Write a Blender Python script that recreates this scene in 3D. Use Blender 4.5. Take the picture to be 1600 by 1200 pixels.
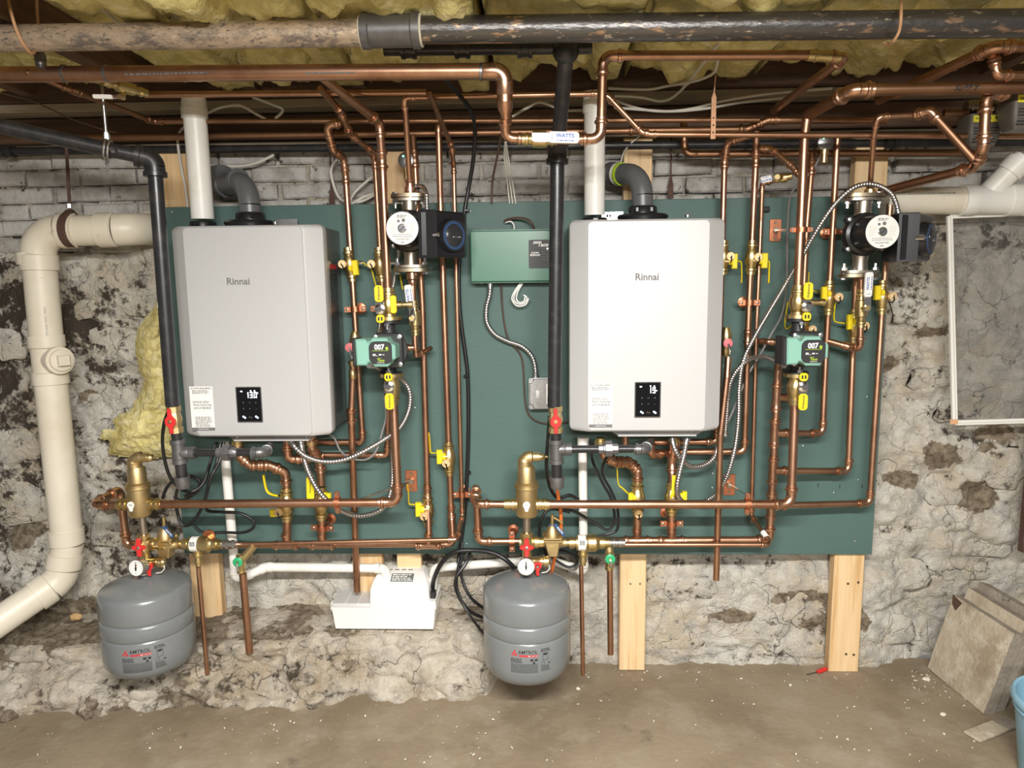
import bpy, math, random
from mathutils import Vector, Matrix, noise as mnoise
random.seed(7)
sc = bpy.context.scene
for o in list(bpy.data.objects): bpy.data.objects.remove(o)
COL = sc.collection
# ------------------------------------------------------------------ camera
F = 1109.0
CAM = Vector((1.2777, -2.4108, 1.3958))
RW = Matrix(((0.99934, 0.00689, 0.03566), (0.03437, 0.13824, -0.9898), (-0.01175, 0.99038, 0.13791)))
cd = bpy.data.cameras.new('camera'); cd.sensor_width = 36; cd.sensor_fit = 'HORIZONTAL'; cd.lens = F*36/1600
cd.clip_start = .02; cd.clip_end = 50
cam = bpy.data.objects.new('camera', cd); COL.objects.link(cam)
mw = RW.to_4x4(); mw.translation = CAM; cam.matrix_world = mw
sc.camera = cam
# ------------------------------------------------------------------ light
wd = bpy.data.worlds.new('world'); sc.world = wd; wd.use_nodes = True
wd.node_tree.nodes['Background'].inputs[0].default_value = (1.0, .95, .89, 1)
wd.node_tree.nodes['Background'].inputs[1].default_value = .17
def area(name, loc, target, sx, sy, power, col):
    l = bpy.data.lights.new(name, 'AREA'); l.shape = 'RECTANGLE'; l.size = sx; l.size_y = sy
    l.energy = power; l.color = col
    o = bpy.data.objects.new(name, l); COL.objects.link(o); o.location = loc
    d = Vector(target)-Vector(loc); o.rotation_euler = d.to_track_quat('-Z', 'Y').to_euler()
    return o
area('tube_lamp_near', (1.30, -2.45, 2.0), (1.30, -2.30, .0), 1.25, .10, 165, (1, .97, .92))
area('fill_light_far', (1.9, -4.3, 2.0), (1.6, -2.2, .6), 1.25, .12, 60, (1, .97, .92))  # added fill light far back in the room, brightens the overhead iron main
sc.view_settings.view_transform = 'Standard'; sc.view_settings.look = 'None'
sc.view_settings.gamma = 1; sc.view_settings.use_curve_mapping = False
sc.view_settings.exposure = 0.1
# ------------------------------------------------------------------ measuring helpers
# P turns a spot seen in the photograph plus its distance in front of the green board (y = -d) into a place in the room
def P(px, py, d):
    r = RW @ Vector(((px-800)/F, -(py-600)/F, -1)); k = (-d-CAM.y)/r.y
    return CAM + r*k
def PF(px, py, z=0.0):
    r = RW @ Vector(((px-800)/F, -(py-600)/F, -1)); k = (z-CAM.z)/r.z
    return CAM + r*k
def S(px, py, d):                       # metres per photo pixel there
    return -(RW.transposed() @ (P(px, py, d)-CAM)).z/F
# ------------------------------------------------------------------ materials
MT = {}
def mat(name, col, rough=.5, metal=0., var=None, bump=None, coat=0., spec=None, emit=None, trans=0., stretch=(1, 1, 1), alpha=1):
    m = bpy.data.materials.new(name); m.use_nodes = True; nt = m.node_tree; b = nt.nodes['Principled BSDF']
    def lin(c): return (*c, 1)
    b.inputs['Base Color'].default_value = lin(col); b.inputs['Roughness'].default_value = rough
    b.inputs['Metallic'].default_value = metal
    if coat: b.inputs['Coat Weight'].default_value = coat; b.inputs['Coat Roughness'].default_value = .15
    if spec is not None: b.inputs['Specular IOR Level'].default_value = spec
    if trans: b.inputs['Transmission Weight'].default_value = trans
    if emit: b.inputs['Emission Color'].default_value = lin(emit[0]); b.inputs['Emission Strength'].default_value = emit[1]
    if alpha < 1: b.inputs['Alpha'].default_value = alpha
    if var or bump:
        g = nt.nodes.new('ShaderNodeNewGeometry'); mp = nt.nodes.new('ShaderNodeMapping')
        mp.inputs['Scale'].default_value = stretch; nt.links.new(g.outputs['Position'], mp.inputs[0])
    if var:
        last = None
        vs = var if isinstance(var, list) else [var]
        for (c2, scale, lo, hi) in vs:
            n = nt.nodes.new('ShaderNodeTexNoise'); n.inputs['Scale'].default_value = scale; n.inputs['Detail'].default_value = 6
            n.inputs['Roughness'].default_value = .62
            nt.links.new(mp.outputs[0], n.inputs['Vector'])
            mr = nt.nodes.new('ShaderNodeMapRange'); mr.inputs[1].default_value = lo; mr.inputs[2].default_value = hi
            nt.links.new(n.outputs[0], mr.inputs[0])
            mx = nt.nodes.new('ShaderNodeMix'); mx.data_type = 'RGBA'
            nt.links.new(mr.outputs[0], mx.inputs[0])
            if last is None: mx.inputs[6].default_value = lin(col)
            else: nt.links.new(last, mx.inputs[6])
            mx.inputs[7].default_value = lin(c2); last = mx.outputs[2]
        nt.links.new(last, b.inputs['Base Color'])
    if bump:
        n = nt.nodes.new('ShaderNodeTexNoise'); n.inputs['Scale'].default_value = bump[0]; n.inputs['Detail'].default_value = 5
        nt.links.new(mp.outputs[0], n.inputs['Vector'])
        bp = nt.nodes.new('ShaderNodeBump'); bp.inputs['Strength'].default_value = bump[1]; bp.inputs['Distance'].default_value = .01
        nt.links.new(n.outputs[0], bp.inputs['Height']); nt.links.new(bp.outputs[0], b.inputs['Normal'])
    MT[name] = m
    return m
mat('copper', (.54, .315, .21), .36, 1, [((.38, .195, .12), 9, .42, .72), ((.62, .40, .29), 40, .55, .9)])
mat('copper_fit', (.64, .385, .265), .30, 1, ((.45, .24, .15), 30, .4, .8))
mat('copper_old', (.36, .205, .125), .42, 1, [((.23, .12, .07), 8, .4, .75), ((.44, .31, .15), 15, .6, .8)])
mat('copper_strap', (.66, .27, .15), .42, 1, ((.45, .17, .1), 25, .4, .8))
mat('brass', (.72, .575, .29), .34, 1, ((.52, .40, .19), 30, .4, .8))
mat('brass_cast', (.60, .47, .25), .5, 1, ((.48, .36, .18), 20, .35, .8))
mat('brass_cap', (.78, .56, .30), .5, .6)
mat('bronze', (.40, .33, .23), .42, 1, ((.28, .23, .16), 25, .4, .8))
mat('iron_black', (.028, .028, .031), .42, .35, [((.075, .07, .065), 25, .5, .85)], coat=.2)
mat('iron_grey', (.20, .20, .205), .42, .7, ((.12, .12, .125), 30, .4, .8))
mat('iron_rust', (.54, .43, .325), .48, .45, [((.22, .185, .165), 26, .46, .64), ((.68, .53, .39), 90, .50, .70), ((.15, .135, .125), 140, .56, .66)], bump=(120, .25), stretch=(.5, 1, 1))
mat('iron_flake', (.13, .125, .125), .34, .8, [((.44, .30, .21), 38, .58, .64), ((.62, .56, .48), 80, .61, .68)], bump=(90, .2), stretch=(.35, 1, 1))
mat('galv', (.62, .63, .64), .32, 1, ((.42, .43, .44), 35, .4, .8))
mat('steel_dark', (.30, .30, .31), .38, 1)
mat('chrome', (.80, .80, .82), .14, 1)
mat('conduit', (.52, .52, .53), .36, 1)
mat('nickel', (.42, .38, .32), .38, 1)
mat('pvc_white', (.80, .79, .75), .38, 0, ((.70, .68, .60), 12, .5, .8))
mat('pvc_cream', (.70, .655, .55), .42, 0, [((.60, .54, .42), 6, .4, .8), ((.36, .29, .2), 20, .66, .8)])
mat('pvc_grey', (.105, .11, .115), .35, 0)
mat('plastic_black', (.012, .012, .014), .3, 0)
mat('plastic_black_matte', (.02, .02, .022), .5, 0)
mat('plastic_white', (.82, .81, .78), .35, 0)
mat('plastic_clear', (.86, .86, .86), .35, 0, alpha=.55)
mat('rubber', (.012, .012, .013), .38, 0)
mat('silver_paint', (.53, .535, .54), .46, .2, spec=.35)
mat('silver_side', (.27, .265, .26), .34, .8)
mat('yellow', (.83, .66, .02), .38, 0)
mat('yellow_worn', (.66, .50, .04), .45, 0)
mat('red', (.62, .03, .03), .35, 0)
mat('red_pale', (.62, .16, .18), .45, 0)
mat('green_knob', (.03, .38, .16), .35, 0)
mat('white_paint', (.78, .77, .74), .4, 0)
mat('print_black', (.02, .02, .02), .6)
mat('print_grey', (.16, .16, .16), .6)
mat('print_white', (.85, .85, .85), .5)
mat('print_red', (.5, .03, .04), .5)
mat('print_blue', (.02, .10, .45), .5)
mat('print_lime', (.38, .55, .03), .5)
mat('label_white', (.80, .80, .77), .5)
mat('label_yellow', (.80, .74, .05), .5)
mat('label_blue', (.025, .08, .22), .4)
mat('tank_grey', (.165, .18, .188), .28, 0, ((.19, .20, .205), 7, .4, .7), coat=.3)
mat('board_green', (.078, .138, .127), .55, 0, [((.086, .152, .139), 3.5, .4, .65), ((.066, .118, .108), 60, .62, .8)], bump=(90, .05), stretch=(.25, 1, 1), spec=.3)
mat('box_green', (.035, .165, .10), .36, 0, coat=.2)
mat('box_green_dark', (.02, .095, .06), .4, 0)
mat('teal', (.23, .46, .38), .38, 0)
mat('pine', (.72, .50, .27), .6, 0, [((.58, .36, .16), 16, .48, .60), ((.80, .60, .36), 5, .4, .7)], bump=(40, .08), stretch=(4, 4, .22))
mat('old_wood', (.17, .10, .062), .75, 0, [((.095, .055, .034), 12, .4, .7), ((.24, .16, .105), 5, .58, .8)], bump=(40, .2), stretch=(3, .3, 3))
mat('old_wood_x', (.115, .062, .034), .75, 0, [((.055, .03, .018), 12, .4, .7), ((.21, .135, .085), 5, .55, .8)], bump=(40, .2), stretch=(.3, 3, 3))
mat('plate_wood', (.34, .28, .20), .75, 0, ((.22, .17, .11), 14, .45, .7), stretch=(.3, 3, 3))
mat('insul', (.74, .655, .30), .95, 0, [((.50, .42, .16), 11, .42, .66), ((.82, .77, .52), 26, .52, .75), ((.20, .15, .08), 4, .66, .8)], bump=(55, .9), spec=.1)
mat('brick_paint', (.47, .455, .43), .88, 0, [((.32, .30, .27), 11, .46, .60), ((.05, .045, .038), 26, .60, .67), ((.54, .53, .51), 4, .5, .7)], bump=(45, .8))
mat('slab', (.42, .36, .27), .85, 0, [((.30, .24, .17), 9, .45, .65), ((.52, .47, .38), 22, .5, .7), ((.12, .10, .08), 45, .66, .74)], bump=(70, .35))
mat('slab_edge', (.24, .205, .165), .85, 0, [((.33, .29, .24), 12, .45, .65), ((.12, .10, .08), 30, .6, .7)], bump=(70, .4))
mat('bucket_blue', (.24, .44, .56), .42, 0, ((.18, .34, .45), 6, .45, .7))
mat('glass_grey', (.16, .16, .155), .15, 0, alpha=.16)
mat('glass_clear', (.80, .82, .82), .12, 0, alpha=.10)
mat('dome', (.15, .16, .18), .03, 0, alpha=.10, spec=.8)
mat('screen_black', (.006, .006, .007), .12, 0)
mat('led_white', (.9, .95, 1), .5, 0, emit=((.86, .93, 1), 2.2))
mat('led_blue', (.5, .7, 1), .5, 0, emit=((.55, .75, 1), 1.6))
mat('led_green', (.3, 1, .5), .5, 0, emit=((.2, 1, .55), 3))
mat('led_lime', (.9, 1, .6), .5, 0, emit=((.85, 1, .6), 2))
mat('wire_white', (.62, .60, .54), .5)
mat('wire_grey', (.22, .21, .21), .5)
mat('wire_brown', (.085, .05, .035), .5)
mat('wire_tan', (.62, .36, .20), .45)
mat('wire_orange', (.75, .19, .04), .45)
mat('rust_strap', (.075, .038, .028), .8, 0, ((.13, .07, .05), 25, .5, .7))
mat('cork', (.55, .36, .18), .9, 0, ((.4, .25, .1), 60, .4, .7), bump=(90, .5))
mat('crumb', (.70, .66, .58), .9)
mat('valve_taupe', (.11, .098, .082), .5, .1)
# ------------------------------------------------------------------ mesh helpers
def V(*a): return Vector(a)
def perp(d):
    d = d.normalized(); a = V(0, 0, 1) if abs(d.z) < .9 else V(1, 0, 0)
    x = d.cross(a).normalized(); return x, d.cross(x).normalized()
class Fr:
    """local frame: u right, v along the thing, w towards the viewer's side of the room; unit k metres"""
    def __init__(s, o, ex, ey, ez, k): s.o, s.ex, s.ey, s.ez, s.k = Vector(o), ex, ey, ez, k
    def p(s, u, v, w=0): return s.o + (s.ex*u + s.ey*v + s.ez*w)*s.k
    def ax(s, a): return {'u': s.ex, 'v': s.ey, 'w': s.ez}[a]
def FR(px, py, d, up=None, k=None):
    o = P(px, py, d); ey = V(0, 0, 1) if up is None else (Vector(up) if len(up) == 3 and not isinstance(up, tuple) else (P(*up)-o)).normalized()
    ez = V(0, -1, 0); ez = (ez-ey*ez.dot(ey)).normalized(); ex = ey.cross(ez)
    return Fr(o, ex, ey, ez, k or S(px, py, d))
class MB:
    def __init__(s): s.v = []; s.f = []
    def ring(s, c, x, y, r, n, r2=None):
        i = len(s.v); r2 = r if r2 is None else r2
        for k in range(n):
            a = 2*math.pi*k/n; s.v.append(c + x*(r*math.cos(a)) + y*(r2*math.sin(a)))
        return i
    def skin(s, a, b, n):
        for k in range(n):
            s.f.append((a+k, a+(k+1) % n, b+(k+1) % n, b+k))
    def tube(s, pts, r, n=12, caps=True, flat=1.0):
        pts = [Vector(p) for p in pts]; m = len(pts); R = r if isinstance(r, (list, tuple)) else [r]*m
        t0 = (pts[1]-pts[0]).normalized(); x, y = perp(t0); last = None; first = None
        for i in range(m):
            t = ((pts[min(i+1, m-1)]-pts[i]).normalized() + (pts[i]-pts[max(i-1, 0)]).normalized())
            if t.length < 1e-9: t = t0
            t.normalize()
            x = (x - t*x.dot(t)).normalized(); y = t.cross(x)
            q = s.ring(pts[i], x, y, R[i], n, R[i]*flat)
            if last is not None: s.skin(last, q, n)
            else: first = q
            last = q
        if caps:
            s.f.append(tuple(reversed(range(first, first+n)))); s.f.append(tuple(range(last, last+n)))
        return s
    def lathe(s, o, axis, prof, n=20):
        axis = axis.normalized(); x, y = perp(axis); last = None; first = None
        for t, r in prof:
            q = s.ring(o+axis*t, x, y, max(r, 1e-5), n)
            if last is not None: s.skin(last, q, n)
            else: first = q
            last = q
        s.f.append(tuple(reversed(range(first, first+n)))); s.f.append(tuple(range(last, last+n)))
        return s
    def flathe(s, fr, c, ax, prof, n=20):
        return s.lathe(fr.p(*c), fr.ax(ax), [(t*fr.k, r*fr.k) for t, r in prof], n)
    def ftube(s, fr, pts, r, n=10, caps=True, flat=1.0):
        return s.tube([fr.p(*p) for p in pts], [q*fr.k for q in r] if isinstance(r, (list, tuple)) else r*fr.k, n, caps, flat)
    def prism(s, fr, poly, w0, w1, ch=0, chb=0):
        n = len(poly); cx = sum(p[0] for p in poly)/n; cy = sum(p[1] for p in poly)/n
        ar = sum(poly[i][0]*poly[(i+1) % n][1]-poly[(i+1) % n][0]*poly[i][1] for i in range(n))
        if ar < 0: poly = list(reversed(poly))
        def inset(c):
            out = []
            for i in range(n):
                a = Vector(poly[i-1]); b = Vector(poly[i]); d = Vector(poly[(i+1) % n])
                e1 = (b-a); e2 = (d-b)
                if e1.length < 1e-9 or e2.length < 1e-9: out.append(tuple(b)); continue
                e1.normalize(); e2.normalize(); n1 = Vector((-e1.y, e1.x)); n2 = Vector((-e2.y, e2.x))
                m = n1+n2
                if m.length < 1e-6: out.append(tuple(b)); continue
                m.normalize(); q = b+m*(c/max(.4, m.dot(n1))); out.append(tuple(q))
            return out
        layers = []
        if chb: layers += [(inset(chb), w0), (poly, w0+chb)]
        else: layers.append((poly, w0))
        if ch: layers += [(poly, w1-ch), (inset(ch), w1)]
        else: layers.append((poly, w1))
        last = None; first = None
        for pl, w in layers:
            q = len(s.v)
            for u, v in pl: s.v.append(fr.p(u, v, w))
            if last is not None: s.skin(last, q, n)
            else: first = q
            last = q
        s.f.append(tuple(reversed(range(first, first+n)))); s.f.append(tuple(range(last, last+n)))
        return s
    def box(s, fr, u0, u1, v0, v1, w0, w1, ch=0, chb=0):
        return s.prism(fr, [(u0, v0), (u1, v0), (u1, v1), (u0, v1)], w0, w1, ch, chb)
    def rbox(s, fr, u0, u1, v0, v1, w0, w1, r, ch=0, n=4):
        return s.prism(fr, rrect(u0, u1, v0, v1, r, n), w0, w1, ch)
    def torus(s, c, axis, R, r, n=20, m=8):
        x, y = perp(axis); axis = axis.normalized(); base = len(s.v)
        for i in range(n):
            a = 2*math.pi*i/n; e = x*math.cos(a)+y*math.sin(a)
            for j in range(m):
                b = 2*math.pi*j/m; s.v.append(c + e*(R+r*math.cos(b)) + axis*(r*math.sin(b)))
        for i in range(n):
            for j in range(m):
                s.f.append((base+i*m+j, base+((i+1) % n)*m+j, base+((i+1) % n)*m+(j+1) % m, base+i*m+(j+1) % m))
        return s
    def sphere(s, c, r, n=14, m=8, sc3=(1, 1, 1)):
        base = len(s.v); s.v.append(c+V(0, 0, r*sc3[2]))
        for i in range(1, m):
            a = math.pi*i/m
            for j in range(n):
                b = 2*math.pi*j/n
                s.v.append(c+V(r*sc3[0]*math.sin(a)*math.cos(b), r*sc3[1]*math.sin(a)*math.sin(b), r*sc3[2]*math.cos(a)))
        s.v.append(c-V(0, 0, r*sc3[2])); e = len(s.v)-1
        for j in range(n): s.f.append((base, base+1+j, base+1+(j+1) % n))
        for i in range(m-2):
            for j in range(n):
                p = base+1+i*n; s.f.append((p+j, p+n+j, p+n+(j+1) % n, p+(j+1) % n))
        p = base+1+(m-2)*n
        for j in range(n): s.f.append((p+j, e, p+(j+1) % n))
        return s
    def build(s, name, material, parent=None, label=None, cat=None, group=None, kind=None, smooth=38, tex=None):
        vs = s.v
        if parent is None:
            lo = Vector([min(v[i] for v in vs) for i in range(3)]); hi = Vector([max(v[i] for v in vs) for i in range(3)])
            base = V((lo.x+hi.x)/2, (lo.y+hi.y)/2, lo.z)
        else: base = wloc(parent)
        me = bpy.data.meshes.new(name); me.from_pydata([tuple(v-base) for v in vs], [], s.f)
        me.materials.append(MT[material] if isinstance(material, str) else material)
        if smooth:
            me.polygons.foreach_set('use_smooth', [True]*len(me.polygons)); me.set_sharp_from_angle(angle=math.radians(smooth))
        me.update()
        o = bpy.data.objects.new(name, me); COL.objects.link(o)
        if parent is not None: o.parent = parent
        else: o.location = base
        tag(o, label, cat, group, kind)
        return o
def rrect(u0, u1, v0, v1, r, n=4):
    out = []
    for cx, cy, a0 in ((u1-r, v0+r, -90), (u1-r, v1-r, 0), (u0+r, v1-r, 90), (u0+r, v0+r, 180)):
        for i in range(n+1):
            a = math.radians(a0+90*i/n); out.append((cx+r*math.cos(a), cy+r*math.sin(a)))
    return out
def circ(cx, cy, r, n=20, ry=None): return [(cx+r*math.cos(2*math.pi*i/n), cy+(ry or r)*math.sin(2*math.pi*i/n)) for i in range(n)]
WL = {}
def wloc(o):
    p = Vector((0, 0, 0))
    while o is not None: p = p+Vector(o.location); o = o.parent
    return p
def tag(o, label=None, cat=None, group=None, kind=None):
    if label: o['label'] = label
    if cat: o['category'] = cat
    if group: o['group'] = group
    if kind: o['kind'] = kind
    return o
def thing(name, label, cat, loc, group=None):
    o = bpy.data.objects.new(name, None); COL.objects.link(o); o.location = loc; o.empty_display_size = .05
    return tag(o, label, cat, group)
def text(s, fr, u, v, w, size, material, parent, name='lettering', align='CENTER', bold=0, sx=1.0, shear=0, warp=None, flip=False):
    """flat lettering standing on the surface; size in frame units"""
    cu = bpy.data.curves.new(name, 'FONT'); cu.body = s; cu.size = 1; cu.align_x = align; cu.align_y = 'CENTER'; cu.offset = bold; cu.shear = shear
    cu.resolution_u = 2
    t = bpy.data.objects.new('t', cu); COL.objects.link(t)
    dg = bpy.context.evaluated_depsgraph_get(); me0 = t.evaluated_get(dg).to_mesh()
    m = MB(); sg = -1 if flip else 1
    for q in me0.vertices:
        x, y = q.co.x*size*sx*sg, q.co.y*size*sg
        m.v.append(warp(u+x, v+y) if warp else fr.p(u+x, v+y, w))
    m.f = [tuple(p.vertices) for p in me0.polygons]
    t.evaluated_get(dg).to_mesh_clear(); bpy.data.objects.remove(t); bpy.data.curves.remove(cu)
    return m.build(name, material, parent, smooth=0)
def dashes(fr, u0, u1, v0, v1, rows, w, material, parent, name='fine_print', warp=None, fill=.55, seed=1, ragged=True):
    rnd = random.Random(seed); m = MB(); h = (v1-v0)/rows*fill
    for i in range(rows):
        v = v1-(i+.5)*(v1-v0)/rows; u = u0; end = u1-(rnd.random()*.25*(u1-u0) if ragged else 0)
        while u < end:
            L = (.4+rnd.random()*1.5)*h*2.2
            a = [(u, v-h/2), (min(u+L, u1), v-h/2), (min(u+L, u1), v+h/2), (u, v+h/2)]
            q = len(m.v)
            for x, y in a: m.v.append(warp(x, y) if warp else fr.p(x, y, w))
            m.f.append((q, q+1, q+2, q+3)); u += L+h*.7
    return m.build(name, material, parent, smooth=0)
def bez(pts, n=8):
    """smooth curve through points"""
    pts = [Vector(p) for p in pts]; out = []
    for i in range(len(pts)-1):
        p0 = pts[max(i-1, 0)]; p1 = pts[i]; p2 = pts[i+1]; p3 = pts[min(i+2, len(pts)-1)]
        for k in range(n):
            t = k/n
            out.append(.5*((2*p1)+(p2-p0)*t+(2*p0-5*p1+4*p2-p3)*t*t+(3*p1-p0-3*p2+p3)*t**3))
    out.append(pts[-1]); return out
# ------------------------------------------------------------------ pipework helpers
def collar(m, p, d, r, fit):
    """socket end of a fitting: starts at p, runs along d"""
    if fit == 'press':
        L = 2.3*r; m.lathe(p, d, [(0, 1.15*r), (.35*L, 1.15*r), (.44*L, 1.2*r), (.50*L, 1.46*r), (.62*L, 1.5*r), (.74*L, 1.46*r), (.80*L, 1.16*r), (L, 1.22*r), (L, 1.0*r)], 16); return L
    if fit == 'solder':
        L = 1.4*r; m.lathe(p, d, [(0, 1.09*r), (L, 1.09*r), (L*1.15, 1.0*r)], 16); return L
    if fit == 'thread':
        L = 1.3*r; m.lathe(p, d, [(0, 1.38*r), (.45*L, 1.38*r), (.5*L, 1.58*r), (L, 1.58*r), (L, 1.0*r)], 18); return L
    if fit == 'pvc':
        L = 1.05*r; m.lathe(p, d, [(0, 1.02*r), (.1*L, 1.14*r), (L, 1.14*r), (L, 1.0*r)], 24); return L
    return 0
ELB = {'press': 1.15, 'solder': 1.08, 'thread': 1.38, 'pvc': 1.06, None: 1.0}
def runw(name, label, cat, material, r, W, fit='press', bend=2.1, group=None, parent=None, n=14, cps=(), fitmat=None, endcap=(), rads=None, gasket=None, thr=10):
    W = [Vector(p) for p in W]
    fitmat = fitmat or {'copper': 'copper_fit', 'copper_old': 'copper_old'}.get(material, material)
    if parent is None:
        lo = min(W, key=lambda p: p.z); parent = thing(name, label, cat, lo, group)
    cut = [(0, 0)]
    m = len(W); tr = [0]*m; arcs = {}
    for i in range(1, m-1):
        a = (W[i-1]-W[i]); b = (W[i+1]-W[i]); la, lb = a.length, b.length; a.normalize(); b.normalize()
        ang = math.pi-a.angle(b)
        if ang < math.radians(thr): continue
        t = bend*r*math.tan(ang/2) if ang < 2.6 else bend*r*2
        t = min(t, la*.45 if i > 1 else la*.9, lb*.45 if i < m-2 else lb*.9); tr[i] = t
        R = t/math.tan(ang/2)
        p0 = W[i]+a*t; p1 = W[i]+b*t; bis = (a+b).normalized(); c = W[i]+bis*math.sqrt(R*R+t*t)
        pts = []; nn = max(4, int(ang/.2))
        x = (p0-c).normalized(); nrm = a.cross(b).normalized(); y = nrm.cross(x)
        if (p1-c).dot(y) < 0: y = -y
        for k in range(nn+1):
            q = ang*k/nn; pts.append(c+(x*math.cos(q)+y*math.sin(q))*R)
        arcs[i] = (pts, a, b)
    for i in range(m-1):
        d = (W[i+1]-W[i]); L = d.length; d.normalize()
        s0 = W[i]+d*tr[i]; s1 = W[i+1]-d*tr[i+1]
        if tr[i] == 0 and i > 0: s0 = W[i]
        if (s1-s0).length > r*.25:
            MB().tube([s0, s1], r, n).build('pipe', material, parent)
    for i, (pts, a, b) in arcs.items():
        mb = MB(); mb.tube(pts, r*ELB[fit], n); collar(mb, pts[0], a, r, fit); collar(mb, pts[-1], b, r, fit)
        mb.build('elbow', fitmat, parent)
    for (i, t) in cps:
        p = W[i].lerp(W[i+1], t); d = (W[i+1]-W[i]).normalized(); mb = MB()
        collar(mb, p, d, r, fit); collar(mb, p, -d, r, fit); mb.build('coupling', fitmat, parent)
    for i in endcap:
        p = W[0] if i == 0 else W[-1]; d = (W[0]-W[1] if i == 0 else W[-1]-W[-2]).normalized(); mb = MB()
        mb.lathe(p-d*2*r, d, [(0, 1.15*r), (2.2*r, 1.15*r), (2.6*r, .9*r), (2.7*r, .2*r)], 16); mb.build('end_cap', fitmat, parent)
    return parent
def run(name, label, cat, material, w, pts, **kw):
    r = w/2*S(*pts[0])
    return runw(name, label, cat, material, r, [P(*p) for p in pts], **kw)
def tee(parent, px, py, d, w, to, branch, fit='press', material='copper_fit', name='tee', two=True):
    """tee fitting at a spot; to / branch are spots giving the run and branch directions"""
    p = P(px, py, d); r = w/2*S(px, py, d); a = (P(*to)-p).normalized(); b = (P(*branch)-p).normalized(); b = (b-a*b.dot(a)).normalized(); m = MB()
    m.tube([p-a*1.6*r, p+a*1.6*r], r*1.13, 16); collar(m, p+a*1.5*r, a, r, fit)
    if two: collar(m, p-a*1.5*r, -a, r, fit)
    m.tube([p, p+b*2.0*r], r*1.0, 14); collar(m, p+b*1.7*r, b, r*.92, fit)
    return m.build(name, material, parent)
def strap(px, py, d, w, axis, label, back=None, group='copper pipe straps on the green board'):
    """two-eared copper strap closed round a pipe, bell plate behind"""
    fr = FR(px, py, d, axis); r = w/2
    t = thing('pipe_strap', label, 'pipe strap', fr.p(0, 0, 0), group)
    m = MB(); pts = [(-r*1.15+0, 0, 0)]
    arc = [(r*1.12*math.cos(a), 0, r*1.12*math.sin(a)) for a in [math.pi*(1-i/10) for i in range(11)]]
    # band as a flat strip
    def strip(pp, h, th, mb):
        q = []
        for i, (u, v, w_) in enumerate(pp):
            a = pp[max(i-1, 0)]; b = pp[min(i+1, len(pp)-1)]; tu, tw = b[0]-a[0], b[2]-a[2]; L = math.hypot(tu, tw) or 1; nu, nw = -tw/L*th, tu/L*th
            q.append([(u, v-h, w_), (u, v+h, w_), (u+nu, v+h, w_+nw), (u+nu, v-h, w_+nw)])
        base = len(mb.v)
        for s4 in q:
            for c in s4: mb.v.append(fr.p(*c))
        for i in range(len(q)-1):
            for j in range(4):
                mb.f.append((base+4*i+j, base+4*i+(j+1) % 4, base+4*i+4+(j+1) % 4, base+4*i+4+j))
        mb.f.append((base, base+1, base+2, base+3)); e = base+4*(len(q)-1); mb.f.append((e+3, e+2, e+1, e))
    h = 4.2
    strip([(-r-11, 0, 0), (-r-1, 0, 0)]+[(-q[0] if False else q[0], 0, q[2]) for q in arc]+[(r+1, 0, 0), (r+11, 0, 0)], h, 1.0, m)
    strip([(-r-11, 0, -1), (-r*1.1, 0, -1)]+[(q[0], 0, -q[2]-1) for q in arc]+[(r*1.1, 0, -1), (r+11, 0, -1)], h, -1.0, m)
    m.build('band', 'copper_strap', t)
    for sg in (-1, 1):
        MB().flathe(fr, (sg*(r+7), 0, .8), 'w', [(0, 2.2), (1.2, 2.2), (1.8, 1.2)], 10).build('screw', 'nickel', t)
    k = d/fr.k
    m = MB(); m.flathe(fr, (0, 0, -r-.5), 'w', [(-(k-r-.5)+.2, 9), (-(k-r-.5)+2, 9), (-(k-r-.5)+3.5, 4), (0, 3.2)], 14); m.build('bell_plate', 'copper_strap', t)
    return t
def cable(name, label, cat, material, w, pts, group=None, n=8, sub=8):
    W = bez([P(*p) for p in pts], sub); r = w/2*S(*pts[0])
    return MB().tube(W, r, n).build(name, material, None, label, cat, group)
def flex(name, label, w, pts, group=None, material='conduit'):
    """spiral-wound metal conduit: corrugated sweep"""
    W = bez([P(*p) for p in pts], 10); r = w/2*S(*pts[0])
    L = [0]
    for a, b in zip(W, W[1:]): L.append(L[-1]+(b-a).length)
    step = r*.26; n = int(L[-1]/step); q = []; R = []; j = 0
    for i in range(n+1):
        s = L[-1]*i/n
        while j < len(L)-2 and L[j+1] < s: j += 1
        t = (s-L[j])/max(1e-9, L[j+1]-L[j]); q.append(W[j].lerp(W[j+1], t)); R.append(r*(1.0 if i % 4 < 2 else .84))
    t = thing(name, label, 'conduit', min((W[0], W[-1]), key=lambda p: p.z), group)
    MB().tube(q, R, 10).build('armor', material, t)
    for e, dv in ((W[0], W[0]-W[2]), (W[-1], W[-1]-W[-3])):
        MB().lathe(e-dv.normalized()*2*r, dv, [(0, 1.12*r), (1.4*r, 1.12*r), (1.4*r, 1.5*r), (2.2*r, 1.5*r), (2.2*r, 1.1*r)], 14).build('connector', 'galv', t)
    return t
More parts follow.
